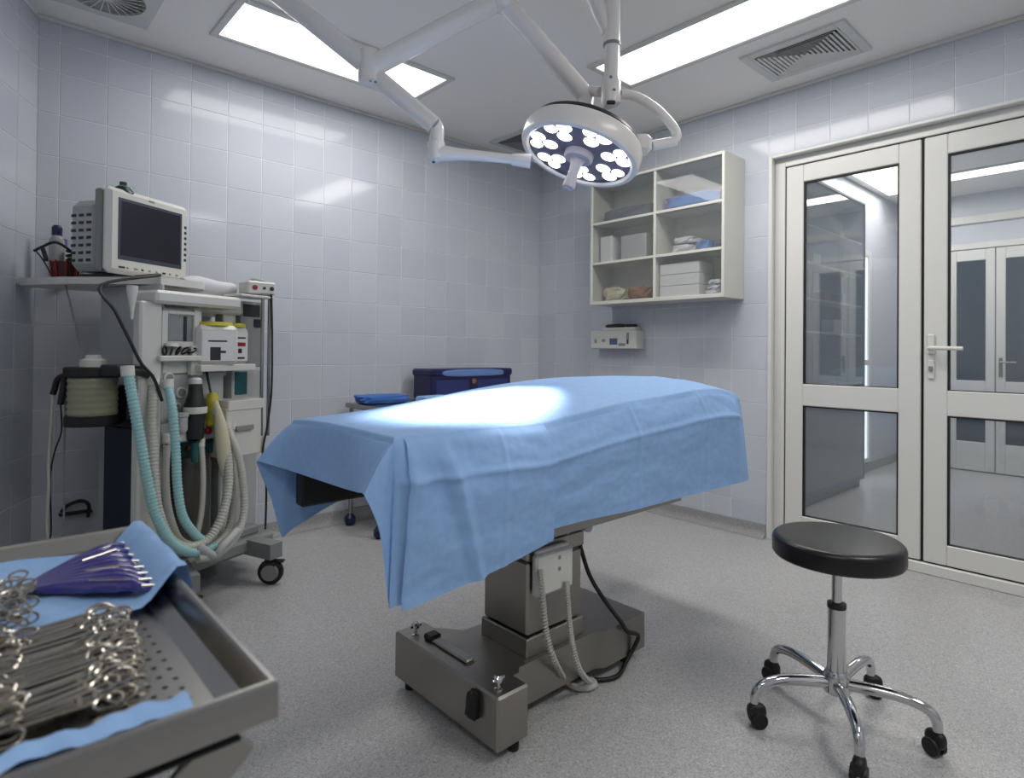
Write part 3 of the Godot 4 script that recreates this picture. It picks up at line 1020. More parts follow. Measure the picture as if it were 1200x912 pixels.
func drape_mesh() -> MB:
	var nl := Vector3(0.730, 0.520, -1.192)
	var ctrl := [
		[Vector2(EX1, EZN), Vector3(2.425, 0.572, -1.20), 60],
		[Vector2(2.0, EZN), Vector3(2.015, 0.582, -1.188), 120],
		[Vector2(1.25, EZN), Vector3(1.25, 0.600, -1.188), 44],
		[Vector2(1.0, EZN), Vector3(0.985, 0.552, -1.186), 46],
		[Vector2(EX0 + 0.01, EZN), nl, 3],
		[Vector2(EX0, EZN), nl + Vector3(-0.01, 0.003, -0.008), 6],
		[Vector2(EX0, EZN), Vector3(0.688, 0.700, -1.190), 5],
		[Vector2(EX0, EZN), Vector3(0.655, 0.782, -1.200), 4],
		[Vector2(EX0, EZN - 0.012), Vector3(0.676, 0.772, -1.27), 8],
		[Vector2(EX0, -1.40), Vector3(0.700, 0.757, -1.40), 12],
		[Vector2(EX0, -1.70), Vector3(0.696, 0.753, -1.69), 5],
		[Vector2(EX0, EZF + 0.012), Vector3(0.660, 0.765, -1.79), 4],
		[Vector2(EX0, EZF), Vector3(0.645, 0.765, -1.83), 5],
		[Vector2(EX0, EZF), Vector3(0.690, 0.65, -1.83), 5],
		[Vector2(EX0, EZF), Vector3(0.722, 0.530, -1.825), 4],
		[Vector2(EX0 + 0.02, EZF), Vector3(0.760, 0.552, -1.825), 10],
		[Vector2(0.98, EZF), Vector3(0.98, 0.628, -1.82), 20],
		[Vector2(1.6, EZF), Vector3(1.6, 0.62, -1.82), 20],
		[Vector2(EX1 - 0.02, EZF), Vector3(2.40, 0.60, -1.82), 4],
		[Vector2(EX1, EZF), Vector3(2.44, 0.57, -1.84), 4],
		[Vector2(EX1, EZF + 0.02), Vector3(2.435, 0.585, -1.80), 14],
		[Vector2(EX1, EZN - 0.02), Vector3(2.432, 0.575, -1.235), 3],
		[Vector2(EX1, EZN), Vector3(2.425, 0.575, -1.20), 1]]
	var cols := []
	for s in skirt(ctrl):
		cols.append(drape_column(s[0], s[1], 0.0))
	var b := mb()
	# the hanging sides
	for i in cols.size() - 1:
		for k in cols[i].size() - 1:
			b.quad(cols[i][k], cols[i][k + 1], cols[i + 1][k + 1], cols[i + 1][k])
	# the top, with the light wrinkles of a spread sheet
	var rows := []
	for i in 121:
		var x := lerpf(EX0 + 0.012, EX1 - 0.05, i / 120.0)
		var row := PackedVector3Array()
		for j in 49:
			var z := lerpf(EZF + 0.014, EZN - 0.016, j / 48.0)
			var y := top_h(x, z)
			if i > 0 and i < 120 and j > 0 and j < 48:
				y += 0.0035 * wrinkle.get_noise_2d(x * 2.5, z * 5.0) + crease(z + 1.50, 0.002, 0.02)
			row.append(Vector3(x, y, z))
		rows.append(row)
	for i in 120:
		for j in 48:
			b.quad(rows[i][j], rows[i][j + 1], rows[i + 1][j + 1], rows[i + 1][j])
	return b

func overlay_mesh() -> MB:
	var ctrl := [
		[Vector2(1.228, EZN), Vector3(1.230, 0.572, -1.184), 44],
		[Vector2(1.0, EZN), Vector3(0.975, 0.535, -1.182), 46],
		[Vector2(EX0 + 0.03, EZN), Vector3(0.738, 0.512, -1.190), 1]]
	var b := mb()
	var cols := []
	for s in skirt(ctrl):
		var c := drape_column(s[0], s[1], 0.008)
		cols.append(c.slice(2))
	for i in cols.size() - 1:
		for k in cols[i].size() - 1:
			b.quad(cols[i][k], cols[i][k + 1], cols[i + 1][k + 1], cols[i + 1][k])
	return b

# ------------------------------------------------------------------ surgical lamp
func lamp() -> void:
	var dp := 2.3
	var c := deep(681, 175, dp)
	var n := Vector3(-0.314, -0.93, -0.10).normalized()
	var t := thing("surgical_lamp", "round white surgical lamp on jointed ceiling arms above the draped table", "surgical lamp", c)
	# frame of the head: y up along -n
	var up := -n
	var ux := up.cross(Vector3.BACK).normalized()
	var hx := Transform3D(Basis(ux, up, ux.cross(up)), c)
	var R := 0.232
	var hd := part(mb().lathe([Vector2(R * 0.86, -0.028), Vector2(R * 0.90, -0.036), Vector2(R * 0.97, -0.034), Vector2(R, -0.02), Vector2(R, 0.022), Vector2(R * 0.97, 0.038), Vector2(R * 0.90, 0.044)], 64, hx), "housing_ring", M.white_gloss, t)
	part(mb().lathe([Vector2(R * 0.90, 0.044), Vector2(R * 0.93, 0.048), Vector2(R * 0.90, 0.062), Vector2(R * 0.70, 0.074), Vector2(0, 0.078)], 48, hx), "top_cover", M.plastic_dark, t)
	var pl := part(mb().lathe([Vector2(0, -0.020), Vector2(R * 0.875, -0.020), Vector2(R * 0.875, -0.010)], 48, hx), "lens_plate", M.lens_plate, t)
	var k := 0
	for g in 7:
		var a0 := TAU * g / 7.0 + 0.25
		for q in [[0.74, -0.17, 0.030], [0.74, 0.17, 0.026], [0.50, 0.0, 0.029]]:
			var a: float = a0 + q[1]
			var r: float = R * q[0]
			var xf := hx * Transform3D(Basis(), Vector3(cos(a) * r, -0.0205, sin(a) * r))
			part(mb().lathe([Vector2(0, -0.009), Vector2(q[2] * 0.5, -0.008), Vector2(q[2] * 0.85, -0.004), Vector2(q[2], 0)], 14, xf), "led_lens", M.led, pl)
			k += 1
	# grip in the middle
	var gp := part(mb().lathe([Vector2(0, -0.045), Vector2(0.050, -0.045), Vector2(0.056, -0.038), Vector2(0.056, -0.020)], 28, hx), "grip_hub", M.handle_grip, t)
	part(mb().lathe([Vector2(0, -0.165), Vector2(0.022, -0.165), Vector2(0.025, -0.158), Vector2(0.018, -0.10), Vector2(0.022, -0.060), Vector2(0.030, -0.045)], 20, hx), "grip", M.handle_grip, gp)
	# light of the head
	var l := SpotLight3D.new()
	l.name = "lamp_light"
	l.light_energy = 32.0
	l.light_color = Color(0.98, 0.98, 1.0)
	l.spot_range = 6.0
	l.spot_attenuation = 2.0
	l.spot_angle = 11.5
	l.spot_angle_attenuation = 0.85
	l.light_size = 0.16
	l.shadow_enabled = true
	t.add_child(l)
	var lp := c + n * 0.18
	var aim := Vector3(1.20, 0.93, -1.50)
	l.look_at_from_position(lp, aim, Vector3.BACK)
	# arms: everything hangs from two ceiling plates
	var j1 := deep(433, 79, dp)
	var j2 := deep(588, -2, dp)
	var jd := deep(512, 152, dp)
	var r1 := 0.037
	var top := deep(320, -12, dp)
	var dir := (top - j1).normalized()
	var mount := j1 + dir * ((H - 0.06 - j1.y) / dir.y)
	part(mb().tube([mount, j1], r1, 24), "arm", M.white_gloss, t)
	part(mb().lathe([Vector2(0.16, -0.02), Vector2(0.17, -0.012), Vector2(0.17, 0.0)], 40, Transform3D(Basis(), Vector3(mount.x, H, mount.z))).lathe([Vector2(0, -0.10), Vector2(0.05, -0.10), Vector2(0.055, -0.09), Vector2(0.055, -0.02), Vector2(0.16, -0.02)], 32, Transform3D(Basis(), Vector3(mount.x, H, mount.z))), "ceiling_mount", M.white_gloss, t)
	var jt := part(mb().lathe([Vector2(0, -0.066), Vector2(0.030, -0.066), Vector2(0.041, -0.056), Vector2(0.043, -0.03), Vector2(0.043, 0.05), Vector2(0.039, 0.06), Vector2(0.03, 0.064), Vector2(0, 0.064)], 28, Transform3D(Basis(), j1)), "elbow_joint", M.white_gloss, t)
	for q in [[440, 96], [434, 95]]:
		part(mb().blob(deep(q[0], q[1], dp - 0.037), Vector3(0.006, 0.004, 0.006), 1.0, 0, 1, 6), "screw", M.plastic_grey, jt)
	var b1 := deep(440, 76, dp)
	part(mb().tube([b1, j2], 0.038, 24), "arm", M.white_gloss, t)
	# forearm down to the yoke
	part(mb().tube([deep(438, 88, dp + 0.01), jd + Vector3(-0.01, 0.012, 0)], 0.034, 24), "forearm", M.white_gloss, t)
	part(mb().tube(curve([jd + Vector3(-0.012, 0.016, 0), jd + Vector3(0, 0.004, 0), jd + Vector3(0, -0.04, 0), deep(512, 172, dp)], 5), 0.027, 20), "bend", M.white_gloss, t)
	var jy := part(mb().lathe([Vector2(0, -0.036), Vector2(0.018, -0.036), Vector2(0.031, -0.028), Vector2(0.033, 0.035), Vector2(0.028, 0.038)], 24, Transform3D(Basis(), deep(511, 178, dp))), "yoke_joint", M.white_gloss, t)
	part(mb().blob(deep(508, 190, dp - 0.02), Vector3(0.006, 0.004, 0.006), 1.0, 0, 1, 6), "screw", M.print_dark, jy)
	var hl := hx * Vector3(0, 0, 0)
	var left_in := deep(622, 189, dp)
	part(mb().tube(curve([deep(512, 180, dp), deep(530, 180.5, dp), deep(565, 183, dp), deep(612, 188, dp)], 5), [0.031, 0.030, 0.029, 0.028, 0.028, 0.026, 0.023, 0.022, 0.021, 0.020, 0.0195, 0.019, 0.0185, 0.018, 0.018, 0.0175], 18), "yoke_arm", M.white_gloss, t)
	part(mb().tube([deep(600, 187, dp), deep(606, 187.5, dp), left_in], [0.022, 0.024, 0.028], 18), "yoke_pin", M.white_gloss, t)
	# rear arm and column
	var ce := deep(686, 112, dp + 0.10)
	part(mb().blob(j2, Vector3(0.046, 0.05, 0.046), 0.7, 0, 1, 10), "elbow_joint", M.white_gloss, t)
	part(mb().tube([j2, ce], 0.036, 24), "arm", M.white_gloss, t)
	part(mb().tube([ce, deep(689, 126, dp + 0.08)], [0.036, 0.022], 16), "arm_end", M.white_gloss, t)
	part(mb().tube([deep(690, 106, dp + 0.10), deep(704, 108, dp + 0.03)], 0.020, 12), "link", M.white_gloss, t)
	var co := deep(717, 30, dp)
	var cb := deep(717, 124, dp)
	var ct := Vector3(co.x, H, co.z)
	part(mb().tube([ct, Vector3(co.x, deep(717, 52, dp).y, co.z)], 0.032, 24), "column", M.white_gloss, t)
	part(mb().lathe([Vector2(0.16, -0.02), Vector2(0.17, -0.012), Vector2(0.17, 0.0)], 40, Transform3D(Basis(), ct)).lathe([Vector2(0.032, -0.08), Vector2(0.05, -0.07), Vector2(0.055, -0.02), Vector2(0.16, -0.02)], 32, Transform3D(Basis(), ct)), "ceiling_mount", M.white_gloss, t)
	part(mb().tube([deep(690, -20, dp + 0.02), deep(702, 12, dp), deep(712, 38, dp)], [0.034, 0.03, 0.022], 18), "gusset", M.white_gloss, t)
	part(mb().tube([deep(717, 51, dp), deep(717, 54, dp)], 0.0335, 24), "seam_ring", M.plastic_grey, t)
	var cl := part(mb().tube([deep(717, 53, dp), deep(717, 92, dp), deep(716, 97, dp), deep(716, 120, dp), cb], [0.029, 0.029, 0.038, 0.039, 0.034], 24), "column_end", M.white_gloss, t)
	part(mb().box(Vector3(-0.016, -0.004, -0.006), Vector3(0.016, 0.010, 0.006), 0.003, Transform3D(Basis(Vector3.UP, -0.74), deep(716, 121, dp - 0.038))), "socket", M.print_dark, cl)
	for q in [[716, 90], [720, 105]]:
		part(mb().blob(deep(q[0], q[1], dp - 0.038), Vector3(0.007, 0.005, 0.006), 1.0, 0, 1, 6), "screw", M.plastic_grey, cl)
	# curved arm to the other side of the head
	var arc := curve([deep(728, 110, dp), deep(745, 113, dp), deep(768, 127, dp), deep(786, 145, dp), deep(793, 157, dp), deep(791, 165, dp)], 5)
	part(mb().tube(arc, 0.018, 18), "curved_arm", M.white_gloss, t)
	part(mb().tube([deep(793, 166, dp), deep(764, 171, dp)], [0.020, 0.0205], 18), "curved_arm_end", M.white_gloss, t)
	part(mb().box(Vector3(-0.036, -0.036, -0.034), Vector3(0.036, 0.036, 0.034), 0.016, Transform3D(Basis(Vector3.UP, -0.74), deep(752, 170, dp))), "tilt_joint", M.white_gloss, t)
	part(mb().tube([deep(750, 172, dp), deep(742, 180, dp)], 0.03, 16), "yoke_pin", M.white_gloss, t)

# ------------------------------------------------------------------ anaesthesia machine
const MYAW := 0.4014
const MO := Vector3(0.60, 0, -2.80)

func ml(px: float, py: float, z := 0.0) -> Vector3:
	var n := Vector3(sin(MYAW), 0, cos(MYAW))
	var p := on(px, py, MO + n * z, n)
	return Transform3D(Basis(Vector3.UP, MYAW), MO).affine_inverse() * p

func mw(px: float, py: float, z := 0.0) -> Vector3:
	return Transform3D(Basis(Vector3.UP, MYAW), MO) * ml(px, py, z)

func mbox(b: MB, x0: float, y0: float, x1: float, y1: float, zf: float, dz: float, bev := 0.004) -> MB:
	var a := ml(x0, y0, zf)
	var c := ml(x1, y1, zf)
	return b.box(Vector3(a.x, c.y, zf - dz), Vector3(c.x, a.y, zf), bev)

func corrugated(pts: Array, r: float, pitch := 0.014) -> MB:
	var c := curve(pts, 16)
	var ln := 0.0
	for i in c.size() - 1:
		ln += c[i].distance_to(c[i + 1])
	var n := int(ln / pitch) * 2
	var out := []
	var rad := []
	var seg := 0
	var acc := 0.0
	for i in n + 1:
		var want := ln * i / n
		while seg < c.size() - 2 and acc + c[seg].distance_to(c[seg + 1]) < want:
			acc += c[seg].distance_to(c[seg + 1])
			seg += 1
		var d: float = c[seg].distance_to(c[seg + 1])
		out.append(c[seg].lerp(c[seg + 1], clampf((want - acc) / maxf(d, 1e-6), 0, 1)))
		rad.append(r if i % 2 == 0 else r * 0.80)
	return mb().tube(out, rad, 12)

func machine() -> void:
	var t := thing("anesthesia_machine", "white anaesthesia machine with hoses and canisters against the tiled wall", "medical machine", MO, MYAW)
	var L := true
	# rolling base: platform, legs and casters
	part(mb().box(Vector3(-0.02, 0.13, -0.46), Vector3(0.60, 0.20, 0.02), 0.015), "base_platform", M.plastic_grey, t, L)
	part(mb().box(Vector3(-0.11, 0.165, -0.28), Vector3(-0.015, 0.199, -0.03), 0.01), "side_platform", M.plastic_grey, t, L)
	var inv := Transform3D(Basis(Vector3.UP, MYAW), MO).affine_inverse()
	var wheel_at: Vector3 = inv * fl(318, 684)
	var feet := [Vector3(wheel_at.x - 0.005, 0, wheel_at.z), Vector3(0.02, 0, wheel_at.z + 0.02), Vector3(0.56, 0, -0.42), Vector3(0.02, 0, -0.42)]
	for i in 4:
		var p: Vector3 = feet[i]
		if i < 2:
			var s := Vector3(0.47 if i == 0 else 0.12, 0, -0.05)
			var dirv := (Vector3(p.x, 0, p.z) - s).normalized()
			var sd := dirv.cross(Vector3.UP) * 0.035
			var e := Vector3(p.x, 0, p.z) + dirv * 0.035
			part(mb().prism(PackedVector2Array([Vector2(s.x + sd.x, s.z + sd.z), Vector2(e.x + sd.x, e.z + sd.z), Vector2(e.x - sd.x, e.z - sd.z), Vector2(s.x - sd.x, s.z - sd.z)]), 0.125, 0.195), "base_leg", M.plastic_grey, t, L)
		caster(t, p, 0.058, 0.5 if i == 0 else 0.2 * i)
	# lower body, side wall and back
	part(mb().box(Vector3(0.01, 0.20, -0.42), Vector3(0.03, 1.365, -0.02), 0.006), "side_panel", M.plastic_mid, t, L)
	part(mb().box(Vector3(0.03, 0.20, -0.43), Vector3(0.56, 1.30, -0.40), 0.004), "back_panel", M.plastic_mid, t, L)
	part(mbox(mb(), 165, 352, 187, 640, 0.01, 0.05, 0.008), "corner_post", M.plastic, t, L)
	part(mbox(mb(), 184, 339, 284, 363, 0.045, 0.14, 0.012), "top_slab", M.plastic, t, L)
	# monitor shelf reaching back and to the side
	var y0 := 1.395
	var shelf := mb().prism(PackedVector2Array([Vector2(-0.10, -0.78), Vector2(0.36, -0.62), Vector2(0.46, -0.30), Vector2(0.24, -0.06), Vector2(0.03, -0.05), Vector2(-0.13, -0.45), Vector2(-0.16, -0.70)]), y0 - 0.03, y0)
	part(shelf, "monitor_shelf", M.plastic, t, L)
	part(mb().box(Vector3(0.03, 1.26, -0.43), Vector3(0.56, 1.335, -0.08), 0.01), "top_deck", M.plastic, t, L)
	part(mb().box(Vector3(0.03, 1.335, -0.42), Vector3(0.40, y0 - 0.03, -0.10), 0.004), "shelf_pedestal", M.plastic_mid, t, L)
	# display window recessed in the front
	part(mbox(mb(), 187, 360, 236, 437, -0.02, 0.03, 0.004), "front_panel", M.plastic, t, L)
	var wf := mb()
	for q in [[190, 363, 197, 408], [228, 363, 234, 418], [197, 363, 228, 370], [197, 400, 228, 408]]:
		mbox(wf, q[0], q[1], q[2], q[3], -0.005, 0.016, 0.003)
	var wfp := part(wf, "display_frame", M.plastic, t, L)
	part(mbox(mb(), 197, 370, 228, 400, -0.016, 0.005, 0.001), "display_glass", M.plastic_grey, wfp, L)
	part(mbox(mb(), 216, 371, 219, 400, -0.012, 0.005, 0.001), "display_divider", M.plastic_dark, wfp, L)
	# small tray with a cable coil beneath the display
	part(mbox(mb(), 188, 417, 237, 423, 0.035, 0.05, 0.003), "small_tray", M.plastic, t, L)
	part(mbox(mb(), 225, 405, 238, 440, 0.01, 0.03, 0.004), "tray_bracket", M.plastic, t, L)
	var cc := mb()
	for i in 5:
		var q := ml(193 + i * 8, 411, 0.015)
		cc.tube(torus_pts(q, 0.018, Basis(Vector3.UP, 0.6 + i * 0.3) * Basis(Vector3.RIGHT, PI / 2 + 0.25 * i)), 0.004, 6, false)
	part(cc, "cable_coil", M.plastic_dark, t, L)
	var dm := ml(200, 406, 0.0)
	part(mb().lathe([Vector2(0.03, 0), Vector2(0.026, 0.014), Vector2(0.0, 0.022)], 16, Transform3D(Basis(), dm)), "dome_knob", M.plastic, t, L)
	# flow meter block with dials under it
	part(mbox(mb(), 187, 438, 262, 498, -0.03, 0.12, 0.006), "flow_block", M.plastic_mid, t, L)
	for q in [[196, 443], [210, 460], [226, 447], [205, 478]]:
		var p := ml(q[0], q[1], -0.03)
		part(mb().lathe([Vector2(0.024, 0), Vector2(0.024, 0.012), Vector2(0.018, 0.016), Vector2(0, 0.016)], 18, Transform3D(Basis(Vector3.RIGHT, PI / 2), p)), "dial", M.plastic, t, L)
		part(mb().lathe([Vector2(0.017, 0.0165), Vector2(0.015, 0.018), Vector2(0, 0.018)], 18, Transform3D(Basis(Vector3.RIGHT, PI / 2), p)), "dial_face", M.plastic_grey, t, L)
	# absorber / vaporizer with dark knob
	var va := ml(229, 470, 0.03)
	var vz := part(mb().lathe([Vector2(0.018, -0.17), Vector2(0.035, -0.16), Vector2(0.038, -0.06), Vector2(0.044, -0.05), Vector2(0.044, -0.02), Vector2(0.030, 0.03), Vector2(0.026, 0.07), Vector2(0.016, 0.08), Vector2(0, 0.08)], 20, Transform3D(Basis(), va)), "vaporizer", M.plastic_dark, t, L)
	part(mb().lathe([Vector2(0.0455, -0.052), Vector2(0.047, -0.045), Vector2(0.047, -0.03), Vector2(0.0455, -0.024)], 20, Transform3D(Basis(), va)), "vaporizer_band", M.plastic, vz, L)
	part(mb().lathe([Vector2(0.020, 0.07), Vector2(0.024, 0.075), Vector2(0.024, 0.092), Vector2(0.016, 0.10), Vector2(0, 0.10)], 16, Transform3D(Basis(), va)), "vaporizer_cap", M.plastic, vz, L)
	part(mb().lathe([Vector2(0.012, -0.26), Vector2(0.016, -0.25), Vector2(0.016, -0.18), Vector2(0.03, -0.17)], 14, Transform3D(Basis(), va)), "green_neck", M.teal, vz, L)
	var vy := ml(249, 468, 0.01)
	var vq := part(mb().lathe([Vector2(0.02, -0.12), Vector2(0.028, -0.11), Vector2(0.028, -0.02), Vector2(0.022, 0.02), Vector2(0.014, 0.03), Vector2(0, 0.03)], 18, Transform3D(Basis(), vy)), "filling_valve", M.yellow, t, L)
	part(mb().tube([vy + Vector3(-0.01, 0.03, 0), ml(243, 440, -0.02), ml(240, 425, -0.05)], 0.005, 8), "filling_tube", M.plastic_dark, vq, L)
	# right column of modules with steel rods
	part(mbox(mb(), 236, 428, 300, 434, 0.05, 0.22, 0.003), "canister_shelf", M.plastic, t, L)
	part(mbox(mb(), 262, 362, 276, 440, -0.10, 0.06, 0.004), "strut", M.plastic, t, L)
	part(mbox(mb(), 283, 352, 308, 430, -0.08, 0.08, 0.004), "module_bay", M.plastic_grey, t, L)
	part(mbox(mb(), 286, 356, 305, 372, -0.076, 0.01, 0.002), "module_front", M.plastic_dark, t, L)
	part(mbox(mb(), 299, 374, 306, 384, -0.072, 0.012, 0.002), "module_screen", M.screen, t, L)
	part(mbox(mb(), 272, 434, 306, 470, -0.06, 0.10, 0.004), "suction_module", M.plastic_mid, t, L)
	part(mbox(mb(), 276, 436, 290, 462, -0.055, 0.02, 0.003), "suction_window", M.teal, t, L)
	part(mbox(mb(), 268, 470, 310, 478, 0.04, 0.20, 0.003), "drawer_top", M.plastic, t, L)
	var dw := part(mbox(mb(), 266, 479, 310, 530, 0.035, 0.20, 0.005), "drawer", M.plastic, t, L)
	part(mbox(mb(), 278, 500, 298, 503, 0.05, 0.016, 0.002), "drawer_handle", M.plastic_grey, dw, L)
	for q in [[308, 0.03], [316, 0.03]]:
		var a := ml(q[0], 345, q[1])
		var c := ml(q[0], 510, q[1])
		part(mb().tube([a, Vector3(a.x, c.y, a.z)], 0.008, 12), "steel_rod", M.steel_plain, t, L)
	part(mbox(mb(), 283, 344, 322, 351, 0.05, 0.12, 0.003), "rod_bracket", M.plastic, t, L)
	# lower compartment frame
	part(mb().box(Vector3(0.03, 0.20, -0.40), Vector3(0.54, 0.24, -0.02), 0.006), "lower_shelf", M.plastic_grey, t, L)
	part(mbox(mb(), 258, 500, 300, 640, -0.14, 0.20, 0.006), "lower_cabinet", M.plastic_mid, t, L)
	# mixing block above the cylinders
	part(mbox(mb(), 188, 498, 262, 512, 0.0, 0.16, 0.005), "manifold", M.plastic_mid, t, L)
	part(mbox(mb(), 207, 500, 226, 516, 0.02, 0.04, 0.004), "manifold_label", M.plastic, t, L)
	part(mbox(mb(), 188, 512, 252, 530, -0.05, 0.10, 0.005), "valve_block", M.teal, t, L)
	# arm of the breathing bellows
	part(mb().tube(curve([mw(150, 436, 0.05), mw(165, 437, 0.03), mw(185, 445, -0.02)], 4).map(func(p): return inv * p), 0.014, 12), "bellows_arm", M.plastic_dark, t, L)
	part(mbox(mb(), 136, 428, 170, 440, 0.02, 0.10, 0.005), "bellows_bracket", M.plastic_dark, t, L)
	# navy lower cabinet at the side, with a teal edge strip
	var nc := part(mbox(mb(), 157, 500, 187, 640, -0.05, 0.20, 0.012), "lower_side_cabinet", M.navy_cylinder, t, L)
	part(mbox(mb(), 159, 492, 187, 500, -0.045, 0.19, 0.006), "cabinet_top", M.plastic_dark, nc, L)
	part(mbox(mb(), 150, 452, 187, 492, -0.10, 0.12, 0.006), "dark_bay", M.plastic_dark, t, L)
	# white cone hanging under the monitor shelf
	var cn := ml(155, 344, 0.02)
	part(mb().lathe([Vector2(0, -0.10), Vector2(0.004, -0.10), Vector2(0.008, -0.06), Vector2(0.016, -0.01), Vector2(0.020, 0.012), Vector2(0.020, 0.03), Vector2(0, 0.03)], 16, Transform3D(Basis(), cn)), "shelf_cone", M.plastic, t, L)
	# clear water trap and small fittings among the hoses
	var wt := ml(212, 492, 0.03)
	part(mb().lathe([Vector2(0, -0.05), Vector2(0.022, -0.05), Vector2(0.026, -0.04), Vector2(0.026, 0.01), Vector2(0.030, 0.014), Vector2(0.030, 0.028), Vector2(0, 0.03)], 18, Transform3D(Basis(), wt)), "water_trap", M.plastic_mid, t, L)
	for q in [[196, 520, M.orange_brown], [222, 526, M.brown], [244, 505, M.red], [236, 516, M.plastic]]:
		var fp := ml(q[0], q[1], 0.01)
		part(mb().lathe([Vector2(0, -0.014), Vector2(0.013, -0.014), Vector2(0.015, -0.008), Vector2(0.015, 0.008), Vector2(0.010, 0.014), Vector2(0, 0.014)], 12, Transform3D(Basis(Vector3.RIGHT, PI / 2), fp)), "fitting", q[2], t, L)
	# gas cylinder stands on the lower shelf
	var gq := ml(222, 600, -0.10)
	var g := thing("gas_cylinder", "grey gas cylinder standing inside the machine base", "gas cylinder", Transform3D(Basis(Vector3.UP, MYAW), MO) * Vector3(gq.x, 0.241, gq.z), 0.0)
	var gr := 0.085
	var hh := 0.42
	part(mb().lathe([Vector2(0, 0.0), Vector2(gr * 0.9, 0.0), Vector2(gr, 0.012), Vector2(gr, hh * 0.82), Vector2(gr * 0.85, hh * 0.92), Vector2(gr * 0.4, hh), Vector2(0.016, hh + 0.01)], 32), "body", M.grey_cylinder, g, L)
	part(mb().lathe([Vector2(0.016, hh), Vector2(0.018, hh + 0.04), Vector2(0.012, hh + 0.05), Vector2(0, hh + 0.05)], 14), "valve", M.steel_plain, g, L)
	# hoses belong to the machine
	hoses(t, inv)

func torus_pts(c: Vector3, r: float, bs: Basis, n := 20) -> Array:
	var a := []
	for i in n + 1:
		var t := TAU * i / n
		a.append(c + bs * Vector3(cos(t) * r, 0, sin(t) * r))
	return a

func hoses(t: Node3D, inv: Transform3D) -> void:
	var sets := [
		["breathing_hose", M.hose_teal, 0.020, [[150, 437, 0.10], [156, 470, 0.12], [165, 520, 0.13], [174, 570, 0.14], [184, 608, 0.15], [203, 638, 0.15], [228, 648, 0.14], [252, 640, 0.13]]],
		["breathing_hose", M.hose_teal, 0.019, [[197, 452, 0.05], [202, 480, 0.09], [206, 530, 0.10], [208, 570, 0.11], [214, 605, 0.12], [228, 626, 0.12], [238, 634, 0.12]]],
		["breathing_hose", M.hose_white, 0.020, [[180, 448, 0.02], [179, 500, 0.05], [181, 560, 0.08], [186, 600, 0.10], [200, 632, 0.12], [222, 641, 0.13], [246, 630, 0.13], [262, 600, 0.13], [268, 560, 0.11], [263, 510, 0.08], [252, 480, 0.05]]],
		["breathing_hose", M.hose_white, 0.018, [[266, 500, 0.04], [278, 530, 0.09], [284, 560, 0.11], [286, 600, 0.13], [276, 630, 0.15], [254, 650, 0.16], [232, 655, 0.15]]],
		["breathing_hose", M.hose_white, 0.015, [[256, 490, 0.04], [264, 540, 0.07], [263, 590, 0.09], [250, 622, 0.10], [236, 636, 0.11]]],
		["breathing_hose", M.hose_white, 0.018, [[272, 500, 0.02], [272, 540, 0.04], [274, 585, 0.06], [268, 620, 0.08], [250, 640, 0.10], [232, 644, 0.10]]],
		["breathing_hose", M.hose_white, 0.016, [[196, 515, 0.01], [194, 560, 0.02], [198, 600, 0.04], [210, 632, 0.06], [228, 640, 0.07]]],
		["drain_hose", M.hose_white, 0.013, [[236, 520, 0.04], [238, 560, 0.05], [236, 600, 0.05], [230, 632, 0.06]]]]
	for s in sets:
		var pts := []
		for q in s[3]:
			pts.append(ml(q[0], q[1], q[2]))
		var h := part(corrugated(pts, s[2]), s[0], s[1], t, true, 60.0)
		part(mb().tube([pts[0] + Vector3(0, 0.025, -0.005), pts[0] - Vector3(0, 0.012, 0)], s[2] * 1.15, 14), "cuff", M.plastic, h, true)
	# yellowish breathing bag hanging in front
	var bp := []
	for q in [[252, 470, 0.06], [257, 490, 0.07], [261, 520, 0.08], [263, 545, 0.08], [264, 562, 0.08]]:
		bp.append(ml(q[0], q[1], q[2]))
	part(mb().tube(curve(bp, 4), [0.010, 0.012, 0.014, 0.017, 0.02, 0.024, 0.027, 0.029, 0.030, 0.030, 0.029, 0.027, 0.024, 0.021, 0.017, 0.012, 0.006], 16), "breathing_bag", M.linen_cream, t, true)
	# grey tube lying over the base
	part(mb().tube(curve([ml(232, 640, 0.14), ml(252, 652, 0.17), ml(262, 640, 0.18), ml(278, 622, 0.16)], 5), 0.018, 12), "grey_tube", M.plastic_mid, t, true)
	# cables at the right rods
	part(mb().tube(curve([ml(318, 345, 0.05), ml(319, 400, 0.05), ml(318, 460, 0.05), ml(313, 500, 0.05), ml(308, 530, 0.04), ml(312, 570, 0.02), ml(311, 620, -0.02)], 5), 0.005, 8), "cable", M.plastic_dark, t, true)

